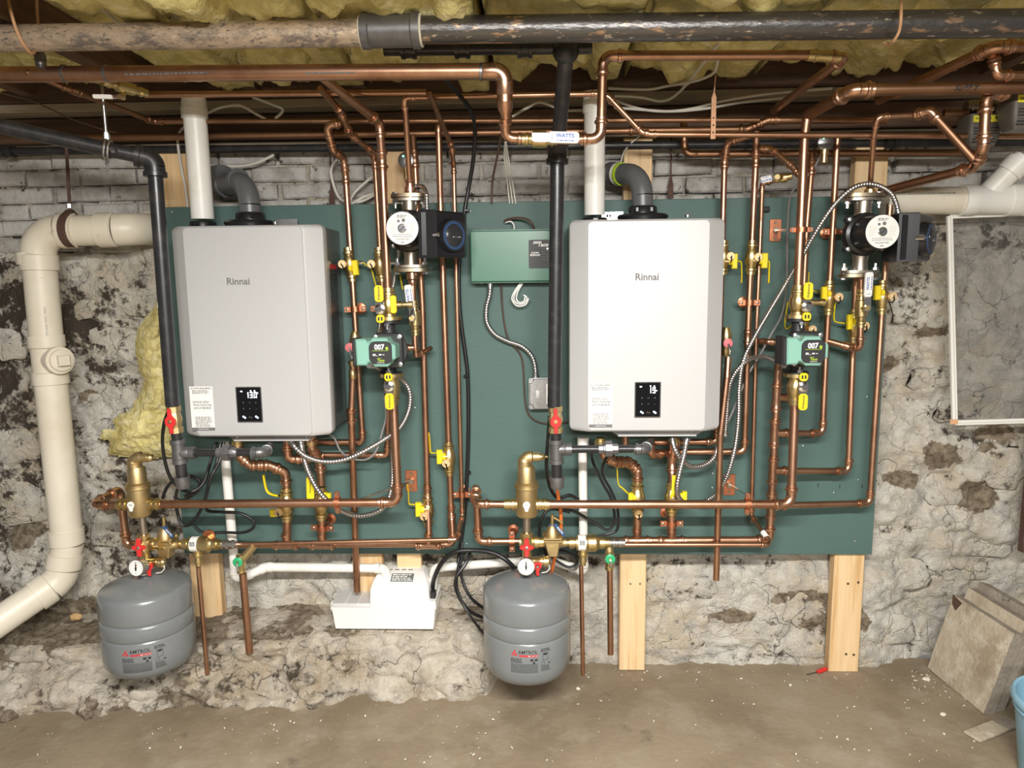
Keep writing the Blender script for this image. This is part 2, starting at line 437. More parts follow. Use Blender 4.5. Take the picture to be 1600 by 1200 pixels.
# ================================================================== THE SETTING
def stone_mat(name, base, tan, dark, dirt_shade_attr=True, fine=1.0):
    m = bpy.data.materials.new(name); m.use_nodes = True; nt = m.node_tree; b = nt.nodes['Principled BSDF']; N = nt.nodes.new; L = nt.links.new
    b.inputs['Roughness'].default_value = .88; b.inputs['Specular IOR Level'].default_value = .25
    g = N('ShaderNodeNewGeometry')
    def nz(scale, det=7, rough=.65):
        n = N('ShaderNodeTexNoise'); n.inputs['Scale'].default_value = scale; n.inputs['Detail'].default_value = det; n.inputs['Roughness'].default_value = rough
        L(g.outputs['Position'], n.inputs['Vector']); return n.outputs[0]
    def mr(src, lo, hi):
        r = N('ShaderNodeMapRange'); r.inputs[1].default_value = lo; r.inputs[2].default_value = hi; L(src, r.inputs[0]); return r.outputs[0]
    def mix(f, a, c):
        x = N('ShaderNodeMix'); x.data_type = 'RGBA'; L(f, x.inputs[0])
        for i, q in ((6, a), (7, c)):
            if isinstance(q, tuple): x.inputs[i].default_value = (*q, 1)
            else: L(q, x.inputs[i])
        return x.outputs[2]
    def math_(op, a, c):
        x = N('ShaderNodeMath'); x.operation = op
        for i, q in ((0, a), (1, c)):
            if isinstance(q, (int, float)): x.inputs[i].default_value = q
            else: L(q, x.inputs[i])
        return x.outputs[0]
    c = mix(mr(nz(5), .42, .62), base, tan)
    c = mix(mr(nz(16), .48, .66), c, tuple(.66*q for q in base))
    c = mix(mr(nz(60), .55, .75), c, tuple(min(1, 1.15*q) for q in base))
    if dirt_shade_attr:
        at = N('ShaderNodeAttribute'); at.attribute_name = 'dirt_shade'; dv = at.outputs['Fac']
        s = math_('ADD', math_('ADD', nz(22, 8, .72), math_('MULTIPLY', math_('SUBTRACT', nz(2.6, 3), .5), .55)), math_('MULTIPLY', dv, .42))
        c = mix(mr(s, .70, .80), c, dark)
        at2 = N('ShaderNodeAttribute'); at2.attribute_name = 'bare'
        s2 = math_('ADD', math_('MULTIPLY', math_('SUBTRACT', nz(11), .5), 1.7), at2.outputs['Fac'])
        c = mix(mr(s2, .48, .54), c, mix(mr(nz(40), .38, .64), (.15, .115, .078), (.36, .30, .22)))
    # thin cracks
    v = N('ShaderNodeTexVoronoi'); v.feature = 'DISTANCE_TO_EDGE'; v.inputs['Scale'].default_value = 9*fine
    nn = N('ShaderNodeTexNoise'); nn.inputs['Scale'].default_value = 6; nn.inputs['Detail'].default_value = 5; L(g.outputs['Position'], nn.inputs['Vector'])
    vm = N('ShaderNodeMix'); vm.data_type = 'VECTOR'; vm.inputs[0].default_value = .22; L(g.outputs['Position'], vm.inputs[4]); L(nn.outputs[1], vm.inputs[5]); L(vm.outputs[1], v.inputs['Vector'])
    cr = math_('MULTIPLY', mr(v.outputs['Distance'], .018, .0), mr(nz(4), .50, .62))
    c = mix(cr, c, dark)
    L(c, b.inputs['Base Color'])
    bp = N('ShaderNodeBump'); bp.inputs['Strength'].default_value = 1.0; bp.inputs['Distance'].default_value = .014
    h = math_('ADD', math_('ADD', nz(38, 8, .75), math_('MULTIPLY', nz(110, 4), .35)), math_('MULTIPLY', mr(v.outputs['Distance'], .0, .03), .25)); L(h, bp.inputs['Height']); L(bp.outputs[0], b.inputs['Normal'])
    MT[name] = m
stone_mat('wall_stone', (.71, .68, .615), (.57, .495, .375), (.075, .06, .046))
stone_mat('ledge_stone', (.66, .60, .505), (.43, .35, .25), (.085, .068, .05), fine=.7)
def floor_mat():
    m = mat('concrete', (.27, .215, .145), .82, 0, [((.20, .155, .10), 2.2, .42, .62), ((.31, .26, .19), 5, .5, .7), ((.13, .105, .075), 7, .62, .74), ((.42, .37, .29), 90, .66, .74)], bump=(45, .22))
floor_mat()
FX = mnoise
def fbm(p, o=4): return FX.fractal(p, 1.0, 2.0, o)
def smooth(a, b, x):
    t = max(0, min(1, (x-a)/(b-a))); return t*t*(3-2*t)
# px helpers on the wall plane (for stain spots and painted shade)
SPOT_BARE = [(1470, 715, 42, 26), (1412, 752, 34, 18), (1530, 775, 46, 34), (1395, 566, 22, 20), (1462, 518, 34, 12), (1400, 440, 16, 14), (1560, 680, 40, 22), (1300, 965, 60, 30), (1490, 505, 16, 9),
             (170, 800, 26, 22), (130, 620, 16, 12), (300, 960, 40, 25), (150, 945, 60, 20), (1545, 700, 22, 14), (1140, 960, 40, 14), (1260, 930, 60, 14), (40, 830, 40, 30)]
SPOT_DIRT_SHADE = [(15, 480, 45, 60, .45), (15, 620, 40, 50, .25), (110, 505, 30, 40, .25), (130, 580, 50, 20, .2), (20, 740, 40, 40, .15), (240, 820, 40, 50, .15),
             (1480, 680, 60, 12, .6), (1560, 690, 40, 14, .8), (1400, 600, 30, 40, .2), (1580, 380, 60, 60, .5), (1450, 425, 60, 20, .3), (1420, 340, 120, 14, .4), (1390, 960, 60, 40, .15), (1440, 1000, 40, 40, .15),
             (700, 875, 400, 14, .35), (1150, 880, 200, 12, .35)]  # these two wide strips paint the board's shadow onto the wall below it
def spot(list_, x, z, amt=None):
    s = 0
    for q in list_:
        s = max(s, (q[4] if len(q) > 4 else 1)*math.exp(-((x-q[0])/q[2])**2-((z-q[1])/q[3])**2))
    return s
def conv(list_, d):
    out = []
    for q in list_:
        c = P(q[0], q[1], d); k = S(q[0], q[1], d); out.append((c.x, c.z, q[2]*k, q[3]*k)+tuple(q[4:]))
    return out
SB = conv(SPOT_BARE, -.08); SD = conv(SPOT_DIRT_SHADE, -.08)
def attr_mesh(o, dirt_shade, bare):
    for nm, vals in (('dirt_shade', dirt_shade), ('bare', bare)):
        a = o.data.attributes.new(nm, 'FLOAT', 'POINT'); a.data.foreach_set('value', vals)
# ---- back wall
def wall_y(x, z):
    y = .105
    y -= .035*smooth(.40, .30, z)
    p = V(x*3.1, 0, z*4.2); dv = FX.voronoi(p+V(0, 3, 0))[0]; e = dv[1]-dv[0]
    rub = smooth(1.60, 1.52, z)
    y -= rub*.035*smooth(.02, .30, e)*(.55+.6*FX.noise(V(x*1.7, 5, z*1.7)))
    y -= .022*fbm(V(x*5, 1, z*6), 5)
    y -= .013*fbm(V(x*28, 2, z*32), 4)
    q = V(x*5.5+.6*FX.noise(V(x*9, 4, z*9)), 8, z*8); y += .022*max(0, .28-abs(FX.noise(q)))*rub
    if 2.45 < x: y += .10*smooth(2.42, 2.70, x)*smooth(.50, .25, z)
    y = max(y, .062) if .0 < x < 2.44 else y
    return y
def build_wall():
    m = MB(); dx = .0105; XW = 5.9; nx = int(XW/dx); nz = int(1.84/dx); x0 = -2.0; dirt_shade = []; bare = []
    for j in range(nz+1):
        z = 1.84*j/nz - .01
        for i in range(nx+1):
            x = x0+XW*i/nx
            m.v.append(V(x, wall_y(x, z), z))
            dd = .30 + .22*smooth(.35, -.35, x) + .15*FX.noise(V(x*2, 0, z*2)) + .10*smooth(2.45, 2.7, x)*0
            if x > 2.3: dd = .16 + .12*FX.noise(V(x*2, 0, z*2)) + .12*smooth(.35, .1, z)
            if 0 < x < 2.3 and z < .42: dd = .24
            if z > 1.5: dd = .34
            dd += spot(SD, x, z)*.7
            dirt_shade.append(dd); bare.append(spot(SB, x, z)*.9+.10*smooth(.25, .05, z)+.05*smooth(.3, -.2, x))
    for j in range(nz):
        for i in range(nx):
            a = j*(nx+1)+i; m.f.append((a, a+1, a+nx+2, a+nx+1))
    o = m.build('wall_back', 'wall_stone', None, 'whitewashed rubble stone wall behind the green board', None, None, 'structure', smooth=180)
    attr_mesh(o, dirt_shade, bare); return o
wall = build_wall()
def rock(seed, rough=.38, n=10, m_=7):
    rnd = random.Random(seed); q = MB(); q.sphere(V(0, 0, 0), 1, n, m_)
    for v in q.v:
        k = 1+rough*fbm(v*1.3+V(seed*3.1, 0, 0), 3); e = .62
        v.x = math.copysign(abs(v.x)**e, v.x)*k; v.z = math.copysign(abs(v.z)**e, v.z)*k; v.y *= k
    me = bpy.data.meshes.new('stone'); me.from_pydata([tuple(v) for v in q.v], [], q.f); me.materials.append(MT['wall_stone'])
    me.polygons.foreach_set('use_smooth', [True]*len(me.polygons))
    for nm, val in (('dirt_shade', .35), ('bare', .05)):
        a = me.attributes.new(nm, 'FLOAT', 'POINT'); a.data.foreach_set('value', [val]*len(me.vertices))
    return me
ROCKS = [rock(i) for i in range(5)]
def stones(parent, spots, yoff, base):
    for i, (px, py, w, h) in enumerate(spots):
        k = S(px, py, -.08); c = P(px, py, -.08); o = bpy.data.objects.new('stone', ROCKS[i % 5]); COL.objects.link(o); o.parent = parent
        y = wall_y(c.x, c.z)
        o.location = V(c.x, y+.012, c.z)-base; o.scale = (w/2*k, .017, h/2*k); o.rotation_euler = (0, random.uniform(-.2, .2), 0)
wb = wloc(wall)
stones(wall, [(105, 415, 62, 38), (165, 440, 70, 46), (225, 410, 60, 44), (150, 480, 80, 34), (215, 470, 70, 40), (180, 530, 90, 36), (20, 420, 50, 60), (15, 540, 46, 50), (225, 620, 60, 36), (140, 640, 60, 44),
              (150, 710, 52, 46), (20, 700, 70, 60), (30, 790, 80, 70), (170, 830, 60, 60), (185, 910, 90, 36), (40, 880, 60, 50), (250, 905, 70, 34), (10, 330, 50, 40), (185, 330, 90, 40), (230, 345, 50, 36),
              (1430, 370, 90, 56), (1430, 470, 80, 60), (1420, 640, 70, 60), (1455, 590, 70, 36), (1540, 440, 90, 70), (1555, 560, 80, 60), (1430, 820, 100, 60), (1540, 850, 110, 60), (1500, 640, 70, 40),
              (1570, 730, 70, 60), (1420, 900, 90, 50), (1520, 905, 90, 34), (1480, 770, 60, 50), (1120, 940, 110, 44), (1230, 950, 120, 50), (1060, 1000, 80, 30), (1240, 1010, 90, 36), (1400, 990, 70, 50), (760, 920, 60, 30), (1080, 915, 90, 30)], 0, wb)
# ---- painted brick courses on top of the rubble
def brick_mesh(seed):
    rnd = random.Random(seed); fr = Fr(V(0, 0, 0), V(1, 0, 0), V(0, 0, 1), V(0, -1, 0), 1)
    m = MB(); m.prism(fr, [(-.095+rnd.uniform(-.004, .004), -.026), (.095, -.026+rnd.uniform(-.003, .003)), (.095+rnd.uniform(-.004, .004), .026), (-.095, .026+rnd.uniform(-.003, .003))], -.04, .022, .006)
    me = bpy.data.meshes.new('brick'); me.from_pydata([tuple(v) for v in m.v], [], m.f); me.materials.append(MT['brick_paint']); return me
BR = [brick_mesh(i) for i in range(4)]
for c in range(6):
    z = 1.842-c*.0575
    n = 29
    for i in range(n):
        x = -1.9+i*.199+(.1 if c % 2 else 0)
        if c >= 4 and FX.noise(V(x*2, c, 4)) > .02: continue
        if c == 5 and x > .1: continue
        o = bpy.data.objects.new('brick', BR[(i*7+c*3) % 4]); COL.objects.link(o); o.parent = wall
        o.location = V(x+random.uniform(-.006, .006), .103+random.uniform(-.006, .010), z+random.uniform(-.003, .003))-wb
        o.rotation_euler = (random.uniform(-.03, .03), random.uniform(-.012, .012), random.uniform(-.03, .03))
# ---- floor
def build_floor():
    m = MB(); xs = [-2.1+i*.03 for i in range(205)]; ys = [.13-j*.03 for j in range(60)]+[-1.8, -2.5, -3.5, -5]
    for y in ys:
        for x in xs: m.v.append(V(x, y, .006*fbm(V(x*1.5, y*1.5, 0), 4)*(1 if y > -1.7 else 0)-.002))
    n = len(xs)
    for j in range(len(ys)-1):
        for i in range(n-1):
            a = j*n+i; m.f.append((a, a+n, a+n+1, a+1))
    return m.build('floor', 'concrete', None, 'dusty tan concrete basement floor', None, None, 'structure', smooth=180)
floor = build_floor()
# ---- rough footing ledge along the foot of the wall (left two thirds)
def ledge_front(x): return .27-.06*smooth(-.6, .3, x)-.075*smooth(.3, 1.05, x)
def build_ledge():
    m = MB(); dx = .011; x0, x1 = -2.0, 1.22; nx = int((x1-x0)/dx); prof_n = 46; dirt_shade = []; bare = []
    for j in range(prof_n+1):
        t = j/prof_n
        for i in range(nx+1):
            x = x0+(x1-x0)*i/nx
            e = smooth(1.20, 1.08, x+.03*FX.noise(V(x*9, 3, t*4))); fy = ledge_front(x)
            top = .205-.02*smooth(.3, -.2, x)
            lip = fy-.085-.05*smooth(.2, -.3, x)
            prof = [(-.13, top+.02), (.0, top+.005), (lip*.6, top-.004), (lip, top-.02), (lip+.03, top*.62), (fy-.02, top*.22), (fy+.015, -.012)]
            q = t*(len(prof)-1); k = min(int(q), len(prof)-2); f_ = q-k
            d = prof[k][0]*(1-f_)+prof[k+1][0]*f_; z = prof[k][1]*(1-f_)+prof[k+1][1]*f_
            nz_ = fbm(V(x*7, t*5, 7), 5); n2 = fbm(V(x*26, t*16, 9), 3)
            st = FX.voronoi(V(x*6, t*4, 2))[0]; ed = smooth(.02, .25, st[1]-st[0])
            amp = 1 if k >= 3 else .45
            if 0.53 < x < .95 and k < 3: amp = .10
            d += (.035*nz_+.018*n2)*amp*(0 if j == prof_n else 1)+.02*ed*(k >= 3)
            z += (.012*nz_+.008*n2)*amp*(0 if j >= prof_n-1 else 1)
            d = d*e+(-.14)*(1-e); z = z*(.25+.75*e) if t < .99 else z
            m.v.append(V(x, -d, z))
            dirt_shade.append((.24 if k >= 3 else .22)+.22*smooth(.3, -.1, x)+.1*FX.noise(V(x*3, t*3, 0)))
            bare.append((.50 if k < 3 else .10)+.38*FX.noise(V(x*4, t*3, 5))+.22*smooth(.30, -.05, x)+.22*(k >= 5)*smooth(.3, -.1, x)-.15*smooth(.8, 1.0, x)*(k >= 3))
    for j in range(prof_n):
        for i in range(nx):
            a = j*(nx+1)+i; m.f.append((a, a+nx+1, a+nx+2, a+1))
    o = m.build('trim_1', 'ledge_stone', None, 'rough whitewashed stone footing ledge at the foot of the wall', None, None, 'structure', smooth=180)
    attr_mesh(o, dirt_shade, bare); return o
ledge = build_ledge()
# ---- ceiling: boards above, joists, rim and sill timbers
m = MB(); fr0 = Fr(V(0, 0, 0), V(1, 0, 0), V(0, 0, 1), V(0, -1, 0), 1)
ceil = MB().box(fr0, -2.3, 4.4, 2.26, 2.29, -.3, 5.0).build('ceiling', 'old_wood_x', None, 'dark underside of the floor boards above', None, None, 'structure', smooth=0)
JX = [-1.64, -1.235, -.83, -.425, -.02, .34, .70, 1.105, 1.51, 1.915, 2.32, 2.725, 3.13]
for i, x in enumerate(JX):
    j = MB().box(fr0, x-.023, x+.023, 2.045, 2.26, -.06, 4.6, .003).build('joist', 'old_wood', ceil, smooth=0)
rim = MB().box(fr0, -2.1, 3.9, 2.022, 2.26, -.075, -.028, .003).build('trim_2', 'old_wood_x', None, 'dark rim timber along the head of the wall', None, None, 'structure', smooth=0)
MB().box(fr0, -2.1, 3.9, 1.992, 2.020, -.14, -.03, .003).build('trim_3', 'plate_wood', None, 'pale timber plate under the dark rim timber', None, None, 'structure', smooth=0)
MB().box(fr0, -2.1, 3.9, 1.905, 1.988, -.30, -.10, .004).build('trim_4', 'old_wood_x', None, 'brown sill timber on top of the brick wall', None, None, 'structure', smooth=0)
MB().box(fr0, -2.1, 3.9, 1.868, 1.903, -.32, -.13, .004).build('trim_5', 'plate_wood', None, 'dusty bed plank under the sill timber', None, None, 'structure', smooth=0)
jy = -1.2+.01*min(range(120), key=lambda q: abs((lambda c: 600-F*c.y/-c.z)(RW.transposed() @ (V(JX[4], -1.2+.01*q, 2.045)-CAM))-17))
text('Supply', Fr(V(JX[4], jy, 2.0445), V(0, -1, 0), V(-1, 0, 0), V(0, 0, -1), 1), 0, 0, 0, .052, 'print_black', ceil, bold=.02)
# ---- insulation batts between joists
BAYL = {}
def batt(i):
    x0, x1 = JX[i]+.022, JX[i+1]-.022; over = i in (4, 5, 6, 7, 8, 9); x0 += .030*(i-1 in (4, 5, 6, 7, 8, 9)); x1 = x1+(.048 if over else 0); m = MB(); dx = .013; nx = int((x1-x0)/dx); ny = 105; y0, y1 = -.03, -1.45
    for j in range(ny+1):
        y = y0+(y1-y0)*j/ny
        for k in range(nx+1):
            x = x0+(x1-x0)*k/nx; u = abs(2*k/nx-1)
            h = fbm(V(x*5+i, y*4, 1), 4); h2 = fbm(V(x*16, y*14, i), 4)
            drop = .055*h+.03*h2
            tuft = max(0, FX.noise(V(x*7+i*5, y*6, 9))-.28)*.22
            z = 2.085-.02*(1-u**3)-max(-.03, drop)-tuft
            z = max(z, 2.012+.01*h2)
            if u > .98 and not over: z = max(z, 2.05)
            if over: z = min(z, 2.04-.006*h2) if x > JX[i+1]-.06 else z
            if i == 4: z = max(z, 2.012+.13*smooth(.24, .06, x-JX[4]))
            if i == 3: z = max(z, 2.012+.040*smooth(.12, .0, JX[4]-x))
            if over and i > 4 and x < JX[i]+.06: z = min(z, 2.043)
            m.v.append(V(x+.012*h2*(0 if u > .9 else 1), y+.012*h, z))
    for j in range(ny):
        for k in range(nx):
            a = j*(nx+1)+k; m.f.append((a, a+nx+1, a+nx+2, a+1))
    # upper skin so that the batt has thickness
    b = len(m.v)
    for (x, y) in ((x0, y0), (x1, y0), (x1, y1), (x0, y1)): m.v.append(V(x, y, 2.19))
    m.f.append((b, b+1, b+2, b+3))
    c = [0, nx, ny*(nx+1)+nx, ny*(nx+1)]
    m.f.append(tuple(list(range(0, nx+1))+[b+1, b])); m.f.append(tuple([ny*(nx+1)+k for k in range(nx, -1, -1)]+[b+3, b+2]))
    m.f.append(tuple([j*(nx+1) for j in range(ny, -1, -1)]+[b, b+3])); m.f.append(tuple([j*(nx+1)+nx for j in range(ny+1)]+[b+2, b+1]))
    pos = ['outermost at the left', 'second from the left border', 'at the far left corner of the ceiling', 'over the left end of the rusty iron pipe', 'above the left heater\'s white vent', 'above the left heater\'s right edge', 'over the grey coupling of the iron pipe', 'above the elbow of the wide copper main',
           'above the right heater\'s white vent', 'above the right heater\'s right edge', 'above the SUPPLY pipe\'s elbow', 'at the far right corner of the ceiling'][i]
    m.build('insulation_batt', 'insul', None, 'yellow fibreglass batt between joists '+pos, 'insulation', 'ceiling insulation batts', smooth=180)
for i in range(2, 12): batt(i)
# ---- studs behind the board and the board itself
def stud(px0, px1, py, zb, zt, label):
    x0 = P(px0, py, -.02).x; x1 = P(px1, py, -.02).x
    fr = Fr(V((x0+x1)/2, -.018-.0, zb), V(1, 0, 0), V(0, 0, 1), V(0, -1, 0), 1); w = (x1-x0)/2
    fr.o.y = .020
    t = MB().prism(fr, rrect(-w, w, 0, zt-zb, .003, 2), -.038, 0, .003)
    return t.build('wall_stud', 'pine', None, label, 'stud', 'pine studs behind the green board', smooth=30)
stud(298, 343, 905, .19, 1.86, 'pine stud behind the left end of the board, foot beside the left tank')
stud(620, 658, 875, .20, 1.86, 'pine stud whose foot shows right behind the white condensate pump')
stud(560, 597, 880, .20, .46, 'short pine block left of the white condensate pump\'s motor housing')
s3 = stud(968, 1009, 950, 0, 1.87, 'knotty pine stud reaching the floor right of the right tank')
s4 = stud(1300, 1347, 950, 0, 1.87, 'clean pine stud reaching the floor under the right end of the board')
for px, py in ((985, 912), (1000, 912)):
    MB().flathe(FR(px, py, -.0195), (0, 0, 0), 'w', [(0, 1.6), (.5, 1.6), (.8, .6)], 10).build('screw', 'steel_dark', s3)
for px, py in ((1325, 912), (1341, 910), (1322, 1022), (1334, 1023)):
    MB().flathe(FR(px, py, -.0195), (0, 0, 0), 'w', [(0, 2.0), (.4, 2.0), (.6, .8)], 10).build('knot', 'wire_brown', s4)
board = MB().box(Fr(V(0, 0, .45), V(1, 0, 0), V(0, 0, 1), V(0, -1, 0), 1), 0, 2.44, 0, 1.22, -.018, 0, .002, .001).build('mounting_board', 'board_green', None, 'wide green painted plywood board carrying both heaters', 'board', smooth=0)
for px, py in ((268, 331), (648, 637), (1355, 620), (1341, 750), (1336, 846), (635, 742), (729, 850), (1303, 770), (1114, 740), (1113, 762), (1255, 697), (735, 330)):
    MB().flathe(FR(px, py, 0), (0, 0, 0), 'w', [(0, 1.3), (.5, 1.3), (.9, .5)], 10).build('screw', 'galv', board)
for px, py in ((1278, 758), (1312, 760), (1347, 760)):
    MB().box(FR(px, py, 0), -.6, .6, -3, 3, 0, .3).build('slot', 'print_black', board, smooth=0)
# ---- yellow insulation pushed against the wall at the left
def pillow(outline, d0, thick, cell, seed):
    pts = [Vector((a, b)) for a, b in outline]
    def inside(x, y):
        c = False; j = len(pts)-1
        for i in range(len(pts)):
            if (pts[i].y > y) != (pts[j].y > y) and x < (pts[j].x-pts[i].x)*(y-pts[i].y)/(pts[j].y-pts[i].y)+pts[i].x: c = not c
            j = i
        return c
    def dist(x, y):
        best = 1e9; p = Vector((x, y))
        for i in range(len(pts)):
            a = pts[i-1]; b = pts[i]; ab = b-a; t = max(0, min(1, (p-a).dot(ab)/max(1e-9, ab.length_squared))); best = min(best, (a+ab*t-p).length)
        return best
    x0 = min(p.x for p in pts); x1 = max(p.x for p in pts); y0 = min(p.y for p in pts); y1 = max(p.y for p in pts)
    m = MB(); idx = {}
    def vert(i, j, back):
        k = (i, j, back)
        if k in idx: return idx[k]
        x = x0+i*cell; y = y0+j*cell
        jx = x+2.2*FX.noise(V(x*.11, y*.11, seed)); jy = y+2.2*FX.noise(V(x*.11, y*.11, seed+5))
        e = dist(x, y); h = 1-math.exp(-e/14) if inside(x, y) else 0
        fold = .5+.5*fbm(V(x*.022+.01*y, y*.05, seed), 4); fine = fbm(V(x*.10, y*.14, seed+2), 4)
        d = d0 if back else d0+thick*h*(.55+.7*fold)+.010*fine*(h > .2)
        idx[k] = len(m.v); m.v.append(P(jx, jy, d)); return idx[k]
    nx = int((x1-x0)/cell)+1; ny = int((y1-y0)/cell)+1
    ins = [[inside(x0+(i+.5)*cell, y0+(j+.5)*cell) for j in range(ny)] for i in range(nx)]
    for i in range(nx):
        for j in range(ny):
            if not ins[i][j]: continue
            m.f.append((vert(i, j, 0), vert(i, j+1, 0), vert(i+1, j+1, 0), vert(i+1, j, 0)))
            for di, dj, a, b in ((-1, 0, (i, j), (i, j+1)), (1, 0, (i+1, j+1), (i+1, j)), (0, -1, (i+1, j), (i, j)), (0, 1, (i, j+1), (i+1, j+1))):
                ii, jj = i+di, j+dj
                if not (0 <= ii < nx and 0 <= jj < ny and ins[ii][jj]):
                    m.f.append((vert(*a, 0), vert(*a, 1), vert(*b, 1), vert(*b, 0)))
    return m
pl = pillow([(247, 462), (256, 480), (262, 500), (270, 610), (277, 712), (240, 716), (205, 714), (168, 712), (172, 690), (157, 684), (160, 672), (180, 670), (176, 655), (186, 648), (205, 640), (210, 628), (222, 606), (226, 596), (218, 580), (213, 555), (212, 535), (216, 512), (232, 490), (242, 478)], -.065, .085, 2.4, 3)
pl.build('insulation_piece', 'insul', None, 'torn yellow fibreglass wad stuffed behind the left heater', 'insulation', smooth=180)
# ================================================================== WATER HEATERS
def seg_digits(s, fr, u, v, h, parent, w, material):
    """seven-segment numerals"""
    SEG = {'0': 'abcdef', '1': 'bc', '3': 'abgcd', '9': 'abcdfg', '-': 'g'}
    m = MB(); wd = h*.5; th = h*.13
    for i, c in enumerate(s):
        x = u+i*wd*1.45
        R = {'a': (0, h-th, wd, h), 'g': (0, h/2-th/2, wd, h/2+th/2), 'd': (0, 0, wd, th), 'f': (0, h/2, th, h), 'e': (0, 0, th, h/2), 'b': (wd-th, h/2, wd, h), 'c': (wd-th, 0, wd, h/2)}
        for q in SEG[c]:
            a = R[q]; m.box(fr, x+a[0], x+a[2], v+a[1], v+a[3], w, w+.12)
    return m.build('numerals', material, parent, smooth=0)
def heater(x0, x1, z0, z1, lab, logo, disp, stick, digits, vent, exh, brk, pos):
    xc = (x0+x1)/2; hw = (x1-x0)/2; h = z1-z0
    t = thing('water_heater', lab, 'water heater', V(xc, -.02, z0))
    fr = Fr(V(xc, 0, z0), V(1, 0, 0), V(0, 0, 1), V(0, -1, 0), 1)
    body = MB().prism(fr, rrect(-hw+.004, hw-.004, .012, h-.006, .006, 3), .012, .175, 0).build('casing', 'silver_side', t)
    m = MB(); layers = []
    def ring(uh, a, b, r, w): layers.append([fr.p(u, v, w) for u, v in rrect(-uh, uh, a, b, r, 6)])
    ring(hw-.002, .002, h-.002, .018, .165); ring(hw, 0, h, .020, .170); ring(hw, 0, h, .020, .196); ring(hw-.002, .0015, h-.0015, .020, .204)
    ring(hw-.046, .004, h-.004, .016, .2345); ring(hw-.0505, .006, h-.006, .015, .2375); ring(hw-.0535, .0085, h-.0085, .014, .2392); ring(hw-.054, .0087, h-.0087, .014, .2412); ring(hw-.0555, .010, h-.010, .013, .2425)
    n = len(layers[0]); last = None
    for L in layers:
        q = len(m.v); m.v += L
        if last is not None: m.skin(last, q, n)
        last = q
    m.f.append(tuple(range(last, last+n)))
    cover = m.build('front_cover', 'silver_paint', t, smooth=25)
    FW = .2428
    def ff(px, py): return FR(px, py, FW)
    # maker's name
    f = ff(*logo); text('Rinnai', f, 0, 0, .05, 15.2, 'print_grey', cover, bold=.02)
    # control panel
    f = ff(*disp); panel = MB().rbox(f, -20.5, 20.5, -28.5, 28.5, .0, .5, 1.6, .3).build('panel_bezel', 'chrome', cover)
    MB().rbox(f, -18.8, 18.8, -26.3, 27.2, .3, .8, 1.4, .2).build('touch_panel', 'screen_black', panel)
    if digits == '130':
        seg_digits('130', f, -4.5, 11, 9, panel, .8, 'led_white'); MB().flathe(f, (14.5, 18.5, .8), 'w', [(0, 1), (.15, 1)], 8).build('degree_mark', 'led_white', panel)
    else:
        seg_digits('19', f, 0.5, 11, 9, panel, .8, 'led_white'); MB().box(f, 11.5, 14.5, 14.2, 15.4, .8, .92).build('dash_mark', 'led_white', panel, smooth=0)
    m = MB(); m.prism(f, circ(-11, 21.2, 2, 8, 1.1), .8, .92); m.prism(f, circ(4, 22, 1.2, 8), .8, .92); m.prism(f, circ(10, 22, 1.2, 8), .8, .92); m.build('status_icons', 'led_white', panel, smooth=0, kind='stuff')
    m = MB()
    for u in (-9, 11): m.prism(f, circ(u-1, -18.6, 1.6, 10), .8, .92); m.prism(f, circ(u+1.4, -20.4, 1.6, 10), .8, .92)
    m.build('button_lights', 'led_blue', panel, smooth=0, kind='stuff')
    m = MB()
    for (u, v, tp) in ((-9, 3.5, 'l'), (1, 3.5, '^'), (11, 3.5, 'i'), (-9, -6, 'o'), (1, -6, 'v'), (11, -6, 'c'), (-.5, -19.5, 'o'), (2.5, -20, 'o')):
        if tp in '^v':
            sg = 1 if tp == '^' else -1
            for s2 in (-1, 1): m.prism(f, [(u, v+sg*.9), (u+s2*1.6, v-sg*.7), (u+s2*1.6, v-sg*1.1), (u, v+sg*.4)], .8, .9)
        elif tp == 'c': m.prism(f, [(u-1.3, v-.5), (u-.4, v-1), (u+1.6, v+.9), (u-.4, v-.5)], .8, .9)
        else: m.prism(f, circ(u, v, .8, 6, 1.1), .8, .9)
    m.build('button_icons', 'print_grey', panel, smooth=0, kind='stuff')
    # paper notice
    f = ff(*stick); st = MB().box(f, -18.3, 18.3, -35, 35, 0, .25).build('paper_notice', 'label_white', cover, smooth=0)
    text('ACTION REQUIRED!', f, 0, 31.8, .3, 3.6, 'print_black', st, bold=.02)
    text('Rinnai Central App', f, 1, 6.0, .3, 3.7, 'print_black', st, bold=.02)
    dashes(f, -14, 14, 23, 29.5, 3, .3, 'print_grey', st, seed=2); dashes(f, -14, 14, 8.6, 12.4, 2, .3, 'print_grey', st, seed=3)
    dashes(f, -13, 14, -1, 3.2, 2, .3, 'print_grey', st, seed=4); dashes(f, -12, 15, -29, -12.5, 8, .3, 'print_grey', st, seed=5)
    m = MB().box(f, -18.3, 18.3, -35, -30, .25, .33); m.build('notice_footer', 'print_grey', st, smooth=0)
    dashes(f, -8, 8, -33.2, -31.8, 1, .36, 'print_white', st, name='footer_print', seed=6, ragged=False)
    # underside tray
    f2 = Fr(V(xc, 0, z0), V(1, 0, 0), V(0, 0, 1), V(0, -1, 0), 1)
    m = MB(); m.prism(f2, [(-.115, .004), (-.085, -.013), (.165, -.013), (.195, .004)], .04, .205, 0); tr = m.build('bottom_tray', 'silver_side', t, smooth=0)
    MB().box(f2, -.082, .162, -.0165, -.013, .04, .212).build('tray_lip', 'silver_paint', tr, smooth=0)
    for u in (-.075, .15): MB().flathe(f2, (u, -.006, .206), 'w', [(-.003, .004), (.001, .004), (.002, .002)], 8).build('screw', 'steel_dark', tr)
